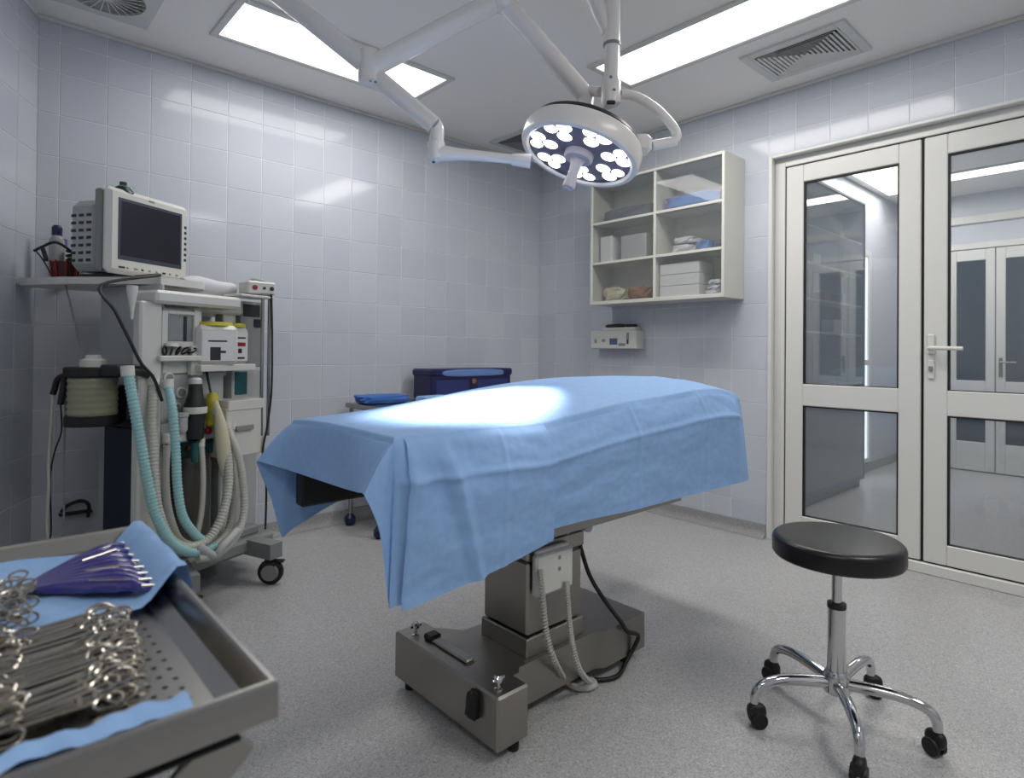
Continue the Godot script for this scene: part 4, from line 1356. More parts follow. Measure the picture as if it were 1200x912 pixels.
func caster(t: Node3D, p: Vector3, r: float, yaw: float) -> void:
	var xf := Transform3D(Basis(Vector3.UP, yaw), p)
	var c := part(mb().box(Vector3(-0.016, r * 1.1, -0.02), Vector3(0.016, r * 2.2, 0.02), 0.006, xf).box(Vector3(-0.024, r * 0.6, -0.035), Vector3(-0.016, r * 1.9, 0.025), 0.003, xf).box(Vector3(0.016, r * 0.6, -0.035), Vector3(0.024, r * 1.9, 0.025), 0.003, xf), "caster_fork", M.plastic_dark, t, true)
	var ax := xf * Transform3D(Basis(Vector3.BACK, PI / 2), Vector3(0, r, 0.0))
	part(mb().lathe([Vector2(r * 0.66, -0.015), Vector2(r * 0.92, -0.014), Vector2(r, -0.008), Vector2(r, 0.008), Vector2(r * 0.92, 0.014), Vector2(r * 0.66, 0.015)], 28, ax), "tyre", M.rubber, c, true)
	part(mb().lathe([Vector2(0, -0.026), Vector2(r * 0.62, -0.026), Vector2(r * 0.70, -0.016), Vector2(r * 0.70, 0.016), Vector2(r * 0.62, 0.026), Vector2(0, 0.026)], 24, ax), "hub", M.plastic_grey, c, true)
	part(mb().box(Vector3(-0.014, r * 1.75, 0.02), Vector3(0.014, r * 1.95, 0.062), 0.004, xf), "brake_tab", M.rubber, c, true)

func monitor() -> void:
	var yaw := deg_to_rad(32.0)
	var o := deep(126, 322, 2.5)
	var t := thing("patient_monitor", "bulky white patient monitor with dark blank screen on the machine shelf", "monitor", Vector3(o.x, 1.396, o.z), yaw)
	var w := 0.425
	var h := 0.362
	var L := true
	part(mb().box(Vector3(0.05, 0.0, -0.22), Vector3(w - 0.06, 0.018, -0.03), 0.004), "foot", M.plastic_dark, t, L)
	var b := mb()
	var y := 0.016
	b.box(Vector3(0, y, -0.045), Vector3(w, y + h, 0), 0.018)
	part(b, "front_case", M.plastic, t, L)
	part(mb().box(Vector3(0.004, y + 0.006, -0.085), Vector3(w - 0.004, y + h - 0.006, -0.046), 0.008), "middle_case", M.plastic_grey, t, L)
	var rc := part(mb().box(Vector3(0.02, y + 0.012, -0.25), Vector3(w - 0.02, y + h - 0.045, -0.08), 0.03), "rear_case", M.plastic_mid, t, L)
	for i in 7:
		for j in 3:
			part(mb().box(Vector3(0.0185, y + 0.05 + i * 0.032, -0.225 + j * 0.042), Vector3(0.0225, y + 0.062 + i * 0.032, -0.20 + j * 0.042)), "vent_slot", M.plastic_dark, rc, L)
	# screen in a recessed surround
	var sx0 := 0.045
	var sx1 := w - 0.045
	var sy0 := y + 0.060
	var sy1 := y + h - 0.040
	part(mb().box(Vector3(sx0, sy0, -0.002), Vector3(sx1, sy1, 0.0015), 0.001), "screen_surround", M.bezel_dark, t, L)
	part(mb().box(Vector3(sx0 + 0.012, sy0 + 0.018, 0.0005), Vector3(sx1 - 0.010, sy1 - 0.012, 0.0028), 0.001), "screen", M.screen, t, L)
	for i in 7:
		part(mb().box(Vector3(w - 0.030, y + 0.10 + i * 0.026, -0.001), Vector3(w - 0.018, y + 0.112 + i * 0.026, 0.0025), 0.001), "side_button", M.print_dark, t, L)
	for i in 9:
		var bw: float = [0.03, 0.012, 0.02, 0.012, 0.012, 0.012, 0.018, 0.012, 0.016][i]
		part(mb().box(Vector3(0.05 + i * 0.037, y + 0.024, -0.001), Vector3(0.05 + i * 0.037 + bw, y + 0.032, 0.002), 0.001), "front_button", M.plastic_grey if i % 3 else M.print_dark, t, L)
	part(mb().box(Vector3(0.195, y + h - 0.026, -0.001), Vector3(0.225, y + h - 0.018, 0.0016), 0.0005), "badge", M.plastic_grey, t, L)

func machine_items() -> void:
	var X := Transform3D(Basis(Vector3.UP, MYAW), MO)
	# green mask on the monitor
	var g := deep(144, 226, 2.62)
	var gm := thing("breathing_mask", "dark green breathing mask lying on top of the monitor", "mask", g)
	part(mb().lathe([Vector2(0.045, -0.012), Vector2(0.042, 0.006), Vector2(0.026, 0.024), Vector2(0.014, 0.030), Vector2(0.014, 0.046), Vector2(0.0, 0.048)], 18, Transform3D(Basis(Vector3.RIGHT, 0.1), g)), "dome", M.green, gm)
	part(mb().lathe([Vector2(0.018, 0.024), Vector2(0.03, 0.024), Vector2(0.03, 0.030), Vector2(0.018, 0.031)], 16, Transform3D(Basis(Vector3.RIGHT, 0.1), g + Vector3(0.012, -0.002, 0.012))), "collar", M.clear, gm)
	# canisters with yellow lids
	var spec := [["wide white canister with a yellow lid on the machine shelf", 237, 276, 376, 428, 0.02], ["narrow white canister with a yellow lid beside the wide one", 274, 293, 378, 428, -0.02]]
	for i in 2:
		var s: Array = spec[i]
		var a := ml(s[1], s[3], s[5])
		var c := ml(s[2], s[4], s[5])
		var bm := Vector3((a.x + c.x) / 2, c.y + 0.003, s[5] - 0.05)
		var k := thing("canister", s[0], "canister", X * bm, MYAW + 0.0)
		var hw := absf(c.x - a.x) / 2
		var hh := a.y - c.y - 0.02
		var rot := Transform3D(Basis(Vector3.UP, -0.35 if i == 0 else -0.1), Vector3.ZERO)
		part(mb().box(Vector3(-hw, 0, -hw), Vector3(hw, hh, hw), 0.018, rot), "jar", M.plastic, k, true)
		part(mb().lathe([Vector2(hw * 0.95, hh - 0.004), Vector2(hw * 1.0, hh), Vector2(hw * 0.98, hh + 0.012), Vector2(hw * 0.8, hh + 0.016), Vector2(0, hh + 0.018)], 24, rot), "lid", M.yellow, k, true)
		part(mb().box(Vector3(-hw * 0.75, hh * 0.1, hw - 0.001), Vector3(hw * 0.75, hh * 0.85, hw + 0.0008), 0.0, rot), "label_sheet", M.paper, k, true)
		var pr := mb()
		for q in ([[-0.4, 0.12, 0.1, 0.45, 0], [0.0, 0.3, 0.35, 0.36, 0], [-0.5, 0.58, 0.4, 0.62, 0]] if i == 0 else [[-0.4, 0.15, 0.4, 0.2, 0], [-0.3, 0.3, 0.1, 0.42, 0], [-0.5, 0.68, 0.5, 0.72, 0]]):
			pr.box(Vector3(hw * q[0], hh * q[1], hw + 0.0009), Vector3(hw * q[2], hh * q[3], hw + 0.0014), 0.0, rot)
		part(pr, "label_print", M.print_dark, k, true)
		if i == 1:
			part(mb().box(Vector3(-hw * 0.4, hh * 0.48, hw + 0.0009), Vector3(hw * 0.5, hh * 0.58, hw + 0.0014), 0.0, rot), "label_band", M.red, k, true)
	# white roll and control box on the top slab
	var ra := ml(217, 334, -0.10)
	var rb := ml(276, 340, -0.10)
	var sy := ml(230, 339, 0.045).y + 0.001
	var rl := mb()
	var rr := 0.034
	rl.tube(curve([X * Vector3(ra.x, sy + rr, -0.12), X * Vector3(lerpf(ra.x, rb.x, 0.35), sy + rr + 0.006, -0.13), X * Vector3(lerpf(ra.x, rb.x, 0.7), sy + rr - 0.002, -0.12), X * Vector3(rb.x, sy + rr, -0.11)], 5), [0.026, 0.033, 0.036, 0.038, 0.039, 0.039, 0.037, 0.036, 0.035, 0.034, 0.033, 0.033, 0.032, 0.031, 0.03, 0.026], 18)
	one(rl, "paper_roll", M.linen_white, "crumpled white paper roll lying behind the top slab edge", "paper roll")
	var cb := ml(303, 339, 0.0)
	var cy := ml(300, 344, 0.05).y + 0.001
	var bx := thing("control_box", "small white control box with a red button on steel rods", "control box", X * Vector3(cb.x, cy, -0.01), MYAW - 0.25)
	part(mb().box(Vector3(-0.068, 0, -0.05), Vector3(0.074, 0.062, 0.045), 0.008), "case", M.plastic, bx, true)
	for q in [[-0.035, 0.012, M.red], [0.012, 0.007, M.print_dark], [0.05, 0.010, M.print_dark]]:
		part(mb().lathe([Vector2(q[1], 0), Vector2(q[1], 0.006), Vector2(0, 0.007)], 14, Transform3D(Basis(Vector3.RIGHT, PI / 2), Vector3(q[0], 0.03, 0.044))), "button", q[2], bx, true)
	part(mb().tube(curve([Vector3(-0.04, 0.062, 0), Vector3(-0.02, 0.075, 0.01), Vector3(0.02, 0.072, 0.0), Vector3(0.045, 0.062, 0.01)], 4), 0.007, 8), "top_hose", M.plastic_mid, bx, true)
	# clutter on the monitor shelf behind the monitor
	var sh := 1.396
	var pos := func(px, py, d): return Vector3(deep(px, py, d).x, sh, deep(px, py, d).z)
	var p1: Vector3 = pos.call(76, 320, 2.70)
	var bk := thing("basket", "dark red-brown basket on the shelf beside the monitor", "basket", p1)
	part(mb().lathe([Vector2(0, 0.0), Vector2(0.042, 0.0), Vector2(0.050, 0.08), Vector2(0.047, 0.08), Vector2(0.040, 0.006), Vector2(0, 0.006)], 18), "bowl", M.brown, bk, true)
	for i in 8:
		var a := TAU * i / 8
		part(mb().tube([Vector3(cos(a) * 0.044, 0.0, sin(a) * 0.044), Vector3(cos(a) * 0.053, 0.085, sin(a) * 0.053)], 0.004, 6), "rib", M.red, bk, true)
	var p2: Vector3 = pos.call(66, 320, 2.78)
	var bt := thing("bottle", "clear bottle with a dark blue cap beside the monitor", "bottle", p2)
	part(mb().lathe([Vector2(0, 0), Vector2(0.028, 0), Vector2(0.030, 0.01), Vector2(0.030, 0.19), Vector2(0.018, 0.215), Vector2(0.013, 0.22)], 20), "body", M.plastic_mid, bt, true)
	part(mb().lathe([Vector2(0.020, 0.215), Vector2(0.021, 0.25), Vector2(0.014, 0.262), Vector2(0, 0.264)], 16), "cap", M.navy, bt, true)
	var p3: Vector3 = pos.call(74, 320, 2.88)
	var b2 := thing("bottle", "white bottle with a violet cap beside the monitor", "bottle", p3)
	part(mb().lathe([Vector2(0, 0), Vector2(0.026, 0), Vector2(0.028, 0.01), Vector2(0.026, 0.16), Vector2(0.012, 0.185)], 18), "body", M.plastic, b2, true)
	part(mb().lathe([Vector2(0.014, 0.18), Vector2(0.015, 0.215), Vector2(0, 0.218)], 14), "cap", M.violet, b2, true)
	var p4: Vector3 = pos.call(90, 320, 2.80)
	var b3 := thing("suction_jar", "white lidded jar wrapped in black tubing beside the monitor", "jar", p4)
	part(mb().lathe([Vector2(0, 0), Vector2(0.03, 0), Vector2(0.032, 0.11), Vector2(0.034, 0.112), Vector2(0.034, 0.13), Vector2(0, 0.134)], 18), "body", M.plastic, b3, true)
	for i in 3:
		part(mb().tube(torus_pts(Vector3(0, 0.10 + 0.022 * i, 0), 0.037, Basis(Vector3.RIGHT, 0.2 * i - 0.2)), 0.007, 8, false), "tubing", M.rubber, b3, true)
	var rod := mb().tube(curve([deep(40, 294, 2.66), deep(50, 289, 2.66), deep(66, 284, 2.67), Vector3(p4.x, sh + 0.137, p4.z) + Vector3(-0.02, 0.006, 0)], 5), 0.006, 8)
	rod.tube(curve([deep(50, 291, 2.66), deep(53, 300, 2.66), deep(54, 306, 2.66)], 4), 0.009, 8)
	rod.tube(curve([deep(42, 294, 2.66), deep(50, 304, 2.665), deep(58, 318, 2.67), Vector3(deep(62, 322, 2.68).x, sh + 0.005, deep(62, 322, 2.68).z)], 5), 0.003, 6)
	one(rod, "sensor_lead", M.plastic_dark, "dark sensor lead sticking out over the shelf end", "cable")
	# cables hanging from the shelf
	one(mb().tube(curve([X * Vector3(0.02, sh + 0.006, -0.20), X * Vector3(0.015, sh + 0.004, -0.035), mw(119, 334, -0.02), mw(135, 365, 0.02), mw(150, 395, 0.03), mw(165, 425, 0.04), mw(180, 443, 0.05), mw(190, 470, 0.05)], 6), 0.0065, 8), "monitor_cable", M.plastic_dark, "black monitor cable hanging slanted across the machine side", "cable")
	var pe: Vector3 = pos.call(75, 330, 2.66)
	one(mb().tube(curve([pe + Vector3(0.02, 0.004, 0.0), deep(77, 334, 2.60), deep(82, 355, 2.60), deep(88, 380, 2.58), deep(92, 400, 2.54), deep(100, 421, 2.46)], 6), 0.004, 8), "thin_cable", M.plastic_grey, "thin grey cable hanging from the shelf to the bellows", "cable")
	# bellows jar
	var bc := deep(109, 464, 2.40)
	var pxm := 2.40 / F
	var be := thing("bellows_jar", "cylindrical ventilator bellows with black end caps beside the machine", "ventilator bellows", bc - Vector3(0, 34 * pxm, 0))
	var R := 27.5 * pxm
	var bs := bc
	var pr2 := []
	for i in 13:
		var yy := (22.0 - 44.0 * (12 - i) / 12.0) * pxm
		pr2.append(Vector2(R * (0.93 if i % 2 else 0.885), yy))
	part(mb().lathe(pr2, 32, Transform3D(Basis(), bs)), "bellows", M.bellows, be)
	part(mb().lathe([Vector2(0, -34 * pxm), Vector2(R, -34 * pxm), Vector2(R * 1.02, -32 * pxm), Vector2(R * 1.02, -24 * pxm), Vector2(R * 0.96, -22 * pxm), Vector2(R * 0.5, -22 * pxm)], 32, Transform3D(Basis(), bs)), "bottom_cap", M.rubber, be)
	part(mb().lathe([Vector2(R * 0.5, 22 * pxm), Vector2(R * 0.98, 22 * pxm), Vector2(R * 1.06, 24 * pxm), Vector2(R * 1.06, 32 * pxm), Vector2(R, 34 * pxm), Vector2(0, 34 * pxm)], 32, Transform3D(Basis(), bs)), "top_cap", M.rubber, be)
	part(mb().lathe([Vector2(R * 0.5, 34 * pxm), Vector2(R * 0.48, 42 * pxm), Vector2(R * 0.3, 44 * pxm), Vector2(R * 0.28, 48 * pxm), Vector2(0, 48 * pxm)], 24, Transform3D(Basis(), bs)), "white_cap", M.plastic, be)
	part(mb().box(Vector3(-0.005, 0, -0.005), Vector3(0.11, 0.02, 0.02), 0.004, Transform3D(Basis(Vector3.UP, 0.35), bs + Vector3(R * 0.85, 26 * pxm, -0.02))), "arm", M.plastic_dark, be)
	part(mb().tube(curve([bs + Vector3(-R * 0.9, 26 * pxm, -0.01), deep(76, 440, 2.38), deep(68, 444, 2.38), deep(64, 456, 2.38), deep(62, 462, 2.38)], 5), 0.011, 10), "spout", M.rubber, be)
	part(mb().tube(curve([deep(76, 442, 2.38), deep(74, 455, 2.38), deep(71, 474, 2.38)], 4), 0.012, 10), "spout", M.plastic_dark, be)
	# translucent drain tubes hanging to the floor
	var dt := [[[62, 462], [60, 500], [57, 540], [57, 575], [55, 612], [56, 640]], [[71, 474], [72, 505], [64, 530], [59, 560], [60, 620], [58, 640]], [[78, 450], [76, 500], [74, 560], [75, 600], [73, 640]]]
	for i in 3:
		var ps := []
		for q in dt[i]:
			ps.append(deep(q[0], q[1], 2.38 + 0.02 * i))
		var last: Vector3 = ps[-1]
		ps.append(Vector3(last.x, 0.006, last.z))
		one(mb().tube(curve(ps, 5), [0.006, 0.003, 0.004][i] as float, 8), "drain_tube", [M.cord_white, M.plastic_dark, M.plastic_grey][i], ["pale drain tube hanging from the bellows spout to the floor", "thin black tube hanging from the bellows spout to the floor", "grey tube hanging behind the bellows down to the floor"][i], "tube")
	# little bracket on the wall low down
	var wbk := mb()
	wbk.tube(curve([bz(72, 600, -D + 0.03), bz(80, 592, -D + 0.04), bz(95, 587, -D + 0.04), bz(104, 592, -D + 0.04), bz(103, 606, -D + 0.03)], 5), 0.008, 8)
	wbk.box(bz(68, 604, -D + 0.002), bz(108, 597, -D + 0.025) + Vector3(0, 0, 0.02), 0.003)
	one(wbk, "wall_bracket", M.plastic_dark, "small dark bracket with a cable loop low on the tiled wall", "bracket")

# ------------------------------------------------------------------ stool
func stool() -> void:
	var c := Vector3(1.93, 0, -0.68)
	var t := thing("stool", "round black vinyl stool with chrome five-star base on casters", "stool", c)
	var L := true
	var R := 0.178
	var y1 := 0.557
	part(mb().lathe([Vector2(0, y1 - 0.064), Vector2(R * 0.90, y1 - 0.064), Vector2(R * 0.97, y1 - 0.060), Vector2(R, y1 - 0.052), Vector2(R, y1 - 0.016), Vector2(R * 0.985, y1 - 0.008), Vector2(R * 0.95, y1 - 0.002), Vector2(R * 0.90, y1), Vector2(R * 0.5, y1 + 0.002), Vector2(0, y1 + 0.002)], 64), "seat", M.vinyl, t, L, 50.0)
	part(mb().lathe([Vector2(0.02, y1 - 0.085), Vector2(0.06, y1 - 0.080), Vector2(0.07, y1 - 0.063)], 24), "seat_plate", M.plastic_dark, t, L)
	part(mb().lathe([Vector2(0.014, 0.30), Vector2(0.014, y1 - 0.07)], 20), "gas_spring", M.chrome, t, L)
	part(mb().lathe([Vector2(0.020, 0.345), Vector2(0.026, 0.348), Vector2(0.026, 0.362), Vector2(0.014, 0.364)], 20), "collar", M.plastic_dark, t, L)
	part(mb().lathe([Vector2(0.026, 0.16), Vector2(0.024, 0.25), Vector2(0.0245, 0.348), Vector2(0.014, 0.348)], 24), "column", M.chrome, t, L)
	part(mb().lathe([Vector2(0, 0.10), Vector2(0.034, 0.10), Vector2(0.038, 0.106), Vector2(0.036, 0.15), Vector2(0.028, 0.165), Vector2(0.026, 0.165)], 24), "hub", M.chrome, t, L)
	for k in 5:
		var a := deg_to_rad(4.0 + 72.0 * k)
		var d := Vector3(cos(a), 0, sin(a))
		var pts := curve([d * 0.028 + Vector3.UP * 0.128, d * 0.10 + Vector3.UP * 0.135, d * 0.17 + Vector3.UP * 0.135, d * 0.222 + Vector3.UP * 0.122, d * 0.243 + Vector3.UP * 0.098, d * 0.247 + Vector3.UP * 0.070], 5)
		var rad := []
		for i in pts.size():
			rad.append(lerpf(0.017, 0.0125, float(i) / (pts.size() - 1)))
		var lg := part(mb().tube(pts, rad, 16), "leg", M.chrome, t, L)
		stool_caster(t, d * 0.247, a + 0.5 + k * 0.9)

func stool_caster(t: Node3D, p: Vector3, yaw: float) -> void:
	var xf := Transform3D(Basis(Vector3.UP, yaw), p + Vector3(0, 0, 0))
	var r := 0.025
	var off := Vector3(0, r, 0.010)
	var c := part(mb().blob(Vector3(0, 0.046, 0.006), Vector3(0.017, 0.024, 0.028), 0.75, 0, 1, 8, xf), "caster_hood", M.rubber, t, true)
	for s in [-1, 1]:
		part(mb().lathe([Vector2(0, -0.007), Vector2(r * 0.9, -0.007), Vector2(r, -0.003), Vector2(r, 0.003), Vector2(r * 0.9, 0.007), Vector2(0, 0.007)], 20, xf * Transform3D(Basis(Vector3.BACK, PI / 2), off + Vector3(0.013 * s, 0, 0))), "wheel", M.rubber, c, true)

# ------------------------------------------------------------------ instrument table
const TX1 := 0.213
const TX0 := -0.62
const TZN := -0.555
const TZF := -1.188
const TY := 0.80      # top of the rim
const TB := 0.765     # tray floor

func instrument_table() -> void:
	var t := thing("instrument_table", "stainless steel instrument table with a raised rim and perforated tray", "table", Vector3(-0.2, 0, -0.87))
	# rim with rounded lip
	for s in [[Vector3(TX0, 0, TZN), Vector3(TX1, 0, TZN), Vector3(0, 0, 1)], [Vector3(TX1, 0, TZN), Vector3(TX1, 0, TZF), Vector3(1, 0, 0)], [Vector3(TX1, 0, TZF), Vector3(TX0, 0, TZF), Vector3(0, 0, -1)], [Vector3(TX0, 0, TZF), Vector3(TX0, 0, TZN), Vector3(-1, 0, 0)]]:
		var b := mb()
		var n: Vector3 = s[2]
		var pf := [Vector2(-0.030, TB), Vector2(-0.012, TB + 0.010), Vector2(-0.005, TY - 0.004), Vector2(-0.002, TY), Vector2(0.002, TY), Vector2(0.004, TY - 0.004), Vector2(0.004, TY - 0.034), Vector2(0.0, TY - 0.036)]
		var rows := []
		for p in pf:
			# mitred ends
			var ex: Vector3 = (s[1] - s[0]).normalized() * p.x
			rows.append(PackedVector3Array([s[0] + n * p.x - ex + Vector3.UP * p.y, s[1] + n * p.x + ex + Vector3.UP * p.y]))
		b.grid(rows)
		part(b, "rim", M.steel_plain, t)
	# tray floor with real holes
	var fb := mb()
	var cs := 0.0118
	var x := TX1 - 0.030
	var hx0 := 0.0
	fb.box(Vector3(TX0 + 0.03, TB - 0.003, TZF + 0.03), Vector3(hx0, TB, TZN - 0.03))
	var nx := int((TX1 - 0.030 - hx0) / cs)
	var nz := int((TZN - TZF - 0.06) / cs)
	var sx := (TX1 - 0.030 - hx0) / nx
	var sz := (TZN - TZF - 0.06) / nz
	for i in nx:
		for j in nz:
			var c := Vector3(hx0 + (i + 0.5) * sx, TB, TZF + 0.03 + (j + 0.5) * sz)
			var hole := i > 0 and i < nx - 1 and (i + j) % 2 == 0
			var q := [c + Vector3(-sx / 2, 0, -sz / 2), c + Vector3(-sx / 2, 0, sz / 2), c + Vector3(sx / 2, 0, sz / 2), c + Vector3(sx / 2, 0, -sz / 2)]
			if not hole:
				fb.quad(q[0], q[1], q[2], q[3])
				continue
			for k in 4:
				var a0 := 0.0
				for m in 2:
					var e0: Vector3 = q[k].lerp(q[(k + 1) % 4], 0.5 * m)
					var e1: Vector3 = q[k].lerp(q[(k + 1) % 4], 0.5 * (m + 1))
					var h0: Vector3 = c + (e0 - c).normalized() * 0.0030
					var h1: Vector3 = c + (e1 - c).normalized() * 0.0030
					fb.quad(e0, e1, h1, h0)
					fb.quad(h0, h1, h1 - Vector3(0, 0.003, 0), h0 - Vector3(0, 0.003, 0))
	part(fb, "tray_floor", M.steel_plain, t, false, 20.0)
	part(mb().box(Vector3(TX0 + 0.02, TB - 0.022, TZF + 0.02), Vector3(TX1 - 0.02, TB - 0.018, TZN - 0.02), 0.001), "dark_hole_backing", M.plastic_dark, t)  # dark sheet added below the holes so they look shaded
	# crossed flat legs at both ends
	for z in [TZN - 0.02, TZF + 0.02]:
		for s in [-1, 1]:
			var xa: float = TX1 - 0.02 if s > 0 else TX0 + 0.02
			var xb: float = TX0 + 0.05 if s > 0 else TX1 - 0.05
			var a := Vector3(xa, TB - 0.02, z - 0.012 * s)
			var e := Vector3(xb, 0.06, z - 0.012 * s)
			var dv := (e - a).normalized()
			var bs := Basis(dv, dv.cross(Vector3.BACK).normalized(), Vector3.BACK)
			part(mb().box(Vector3(0, -0.024, -0.005), Vector3(a.distance_to(e), 0.024, 0.005), 0.002, Transform3D(bs, a)), "leg", M.steel_plain, t)
			part(mb().lathe([Vector2(0, 0), Vector2(0.03, 0), Vector2(0.034, 0.01), Vector2(0.03, 0.05), Vector2(0, 0.062)], 16, Transform3D(Basis(), Vector3(xb, 0, z - 0.012 * s))), "foot", M.rubber, t)
	part(mb().box(Vector3(TX0 + 0.06, 0.52, TZF + 0.05), Vector3(TX1 - 0.08, 0.53, TZN - 0.05), 0.003), "lower_shelf", M.steel_plain, t)
	# blue wrapped pack on the lower shelf
	one(mb().box(Vector3(-0.35, 0.531, -1.08), Vector3(TX1 - 0.10, 0.66, -0.64), 0.03), "wrapped_pack", M.drape_dark, "large dark blue wrapped pack on the shelf under the instrument tray", "wrapped pack")
	tray_cloth()
	instruments()

func tray_cloth() -> void:
	# big cloth over the far half, climbing over the far right corner of the rim
	var rows := []
	var nu := 64
	var nv := 36
	for i in nu + 1:
		var row := PackedVector3Array()
		var u := float(i) / nu
		for j in nv + 1:
			var v := float(j) / nv
			# length coordinate along x, bends over the right rim
			var zn := -0.865 + 0.012 * sin(u * 21.0) - 0.05 * smoothstep(0.80, 1.0, u) + 0.03 * smoothstep(0.75, 0.55, u)
			var z := lerpf(TZF + 0.016 - 0.006 * sin(u * 12.0), zn, v)
			var s := lerpf(-0.58, 0.295, u)
			var x := s
			var y := TB + 0.004
			var rise := TX1 - 0.036
			var out := 0.0
			if s > rise:
				var d := s - rise
				var up := 0.046
				if d < up:
					x = rise + d * 0.72
					y = TB + 0.004 + d * 0.82
				elif d < up + 0.016:
					x = rise + up * 0.72 + (d - up)
					y = TB + 0.004 + up * 0.82 + 0.003
				else:
					x = rise + up * 0.72 + 0.016 + (d - up - 0.016) * 0.25
					y = TB + 0.007 + up * 0.82 - (d - up - 0.016) * 0.95
			# far side rests against the rim
			var fz := clampf((z - TZF) / 0.03, 0, 1)
			if s < rise:
				y += 0.012 * (1.0 - fz)
			y += 0.0022 * sin(s * 40.0 + z * 25.0) * sin(z * 33.0) + 0.0014
			y += 0.006 * exp(-pow((v - 0.95) / 0.05, 2)) * (0.5 + 0.5 * sin(u * 37.0))
			row.append(Vector3(x, y, z))
		rows.append(row)
	rows.reverse()
	one(mb().grid(rows), "tray_cloth", M.drape, "light blue cloth lining the tray and hanging over its rim corner", "cloth", "", 70.0)
	# folded strip near the front rim
	rows = []
	for i in 31:
		var u := i / 30.0
		var row := PackedVector3Array()
		for j in 9:
			var v := j / 8.0
			var x := lerpf(0.0, 0.162, u)
			var z := lerpf(-0.650 + 0.012 * (1 - u), -0.612, v) + 0.004 * sin(u * 15.0) - 0.012 * (1 - u)
			row.append(Vector3(x, TB + 0.003 + 0.005 * sin(PI * v) + 0.0015 * sin(u * 33.0), z))
		rows.append(row)
	rows.reverse()
	one(mb().grid(rows), "folded_cloth", M.drape, "narrow folded light blue cloth strip beside the instrument rows", "cloth", "", 70.0)

func make_forceps() -> Node3D:
	var t := thing("forceps", "steel ring-handled forceps lying in the row on the perforated tray", "forceps", Vector3.ZERO, 0.0, "ring-handled forceps in the tray row")
	for s in [-1, 1]:
		var pts := curve([Vector3(-0.105, 0.0, 0.0012 * s), Vector3(-0.07, 0.0, 0.0022 * s), Vector3(-0.045, 0, 0.0032 * s), Vector3(-0.02, 0, 0.004 * s), Vector3(0.02, 0.0, 0.006 * s), Vector3(0.05, 0.001 * s, 0.009 * s)], 3)
		var rad := []
		for i in pts.size():
			rad.append(lerpf(0.0012, 0.0026, minf(1.0, i / 6.0)))
		var sh := part(mb().tube(pts, rad, 7), "shank", M.instrument, t, true)
		part(mb().tube(torus_pts(Vector3(0.064, 0.001 * s, 0.0125 * s), 0.0105, Basis().scaled(Vector3(1.35, 1, 0.9)), 16), 0.0021, 7, false), "finger_ring", M.instrument, sh, true)
	part(mb().box(Vector3(-0.052, -0.0028, -0.0045), Vector3(-0.040, 0.0028, 0.0045), 0.001), "box_joint", M.instrument, t, true)
	part(mb().box(Vector3(0.036, -0.0015, -0.006), Vector3(0.041, 0.0015, 0.006), 0.0005), "ratchet", M.instrument, t, true)
	return t

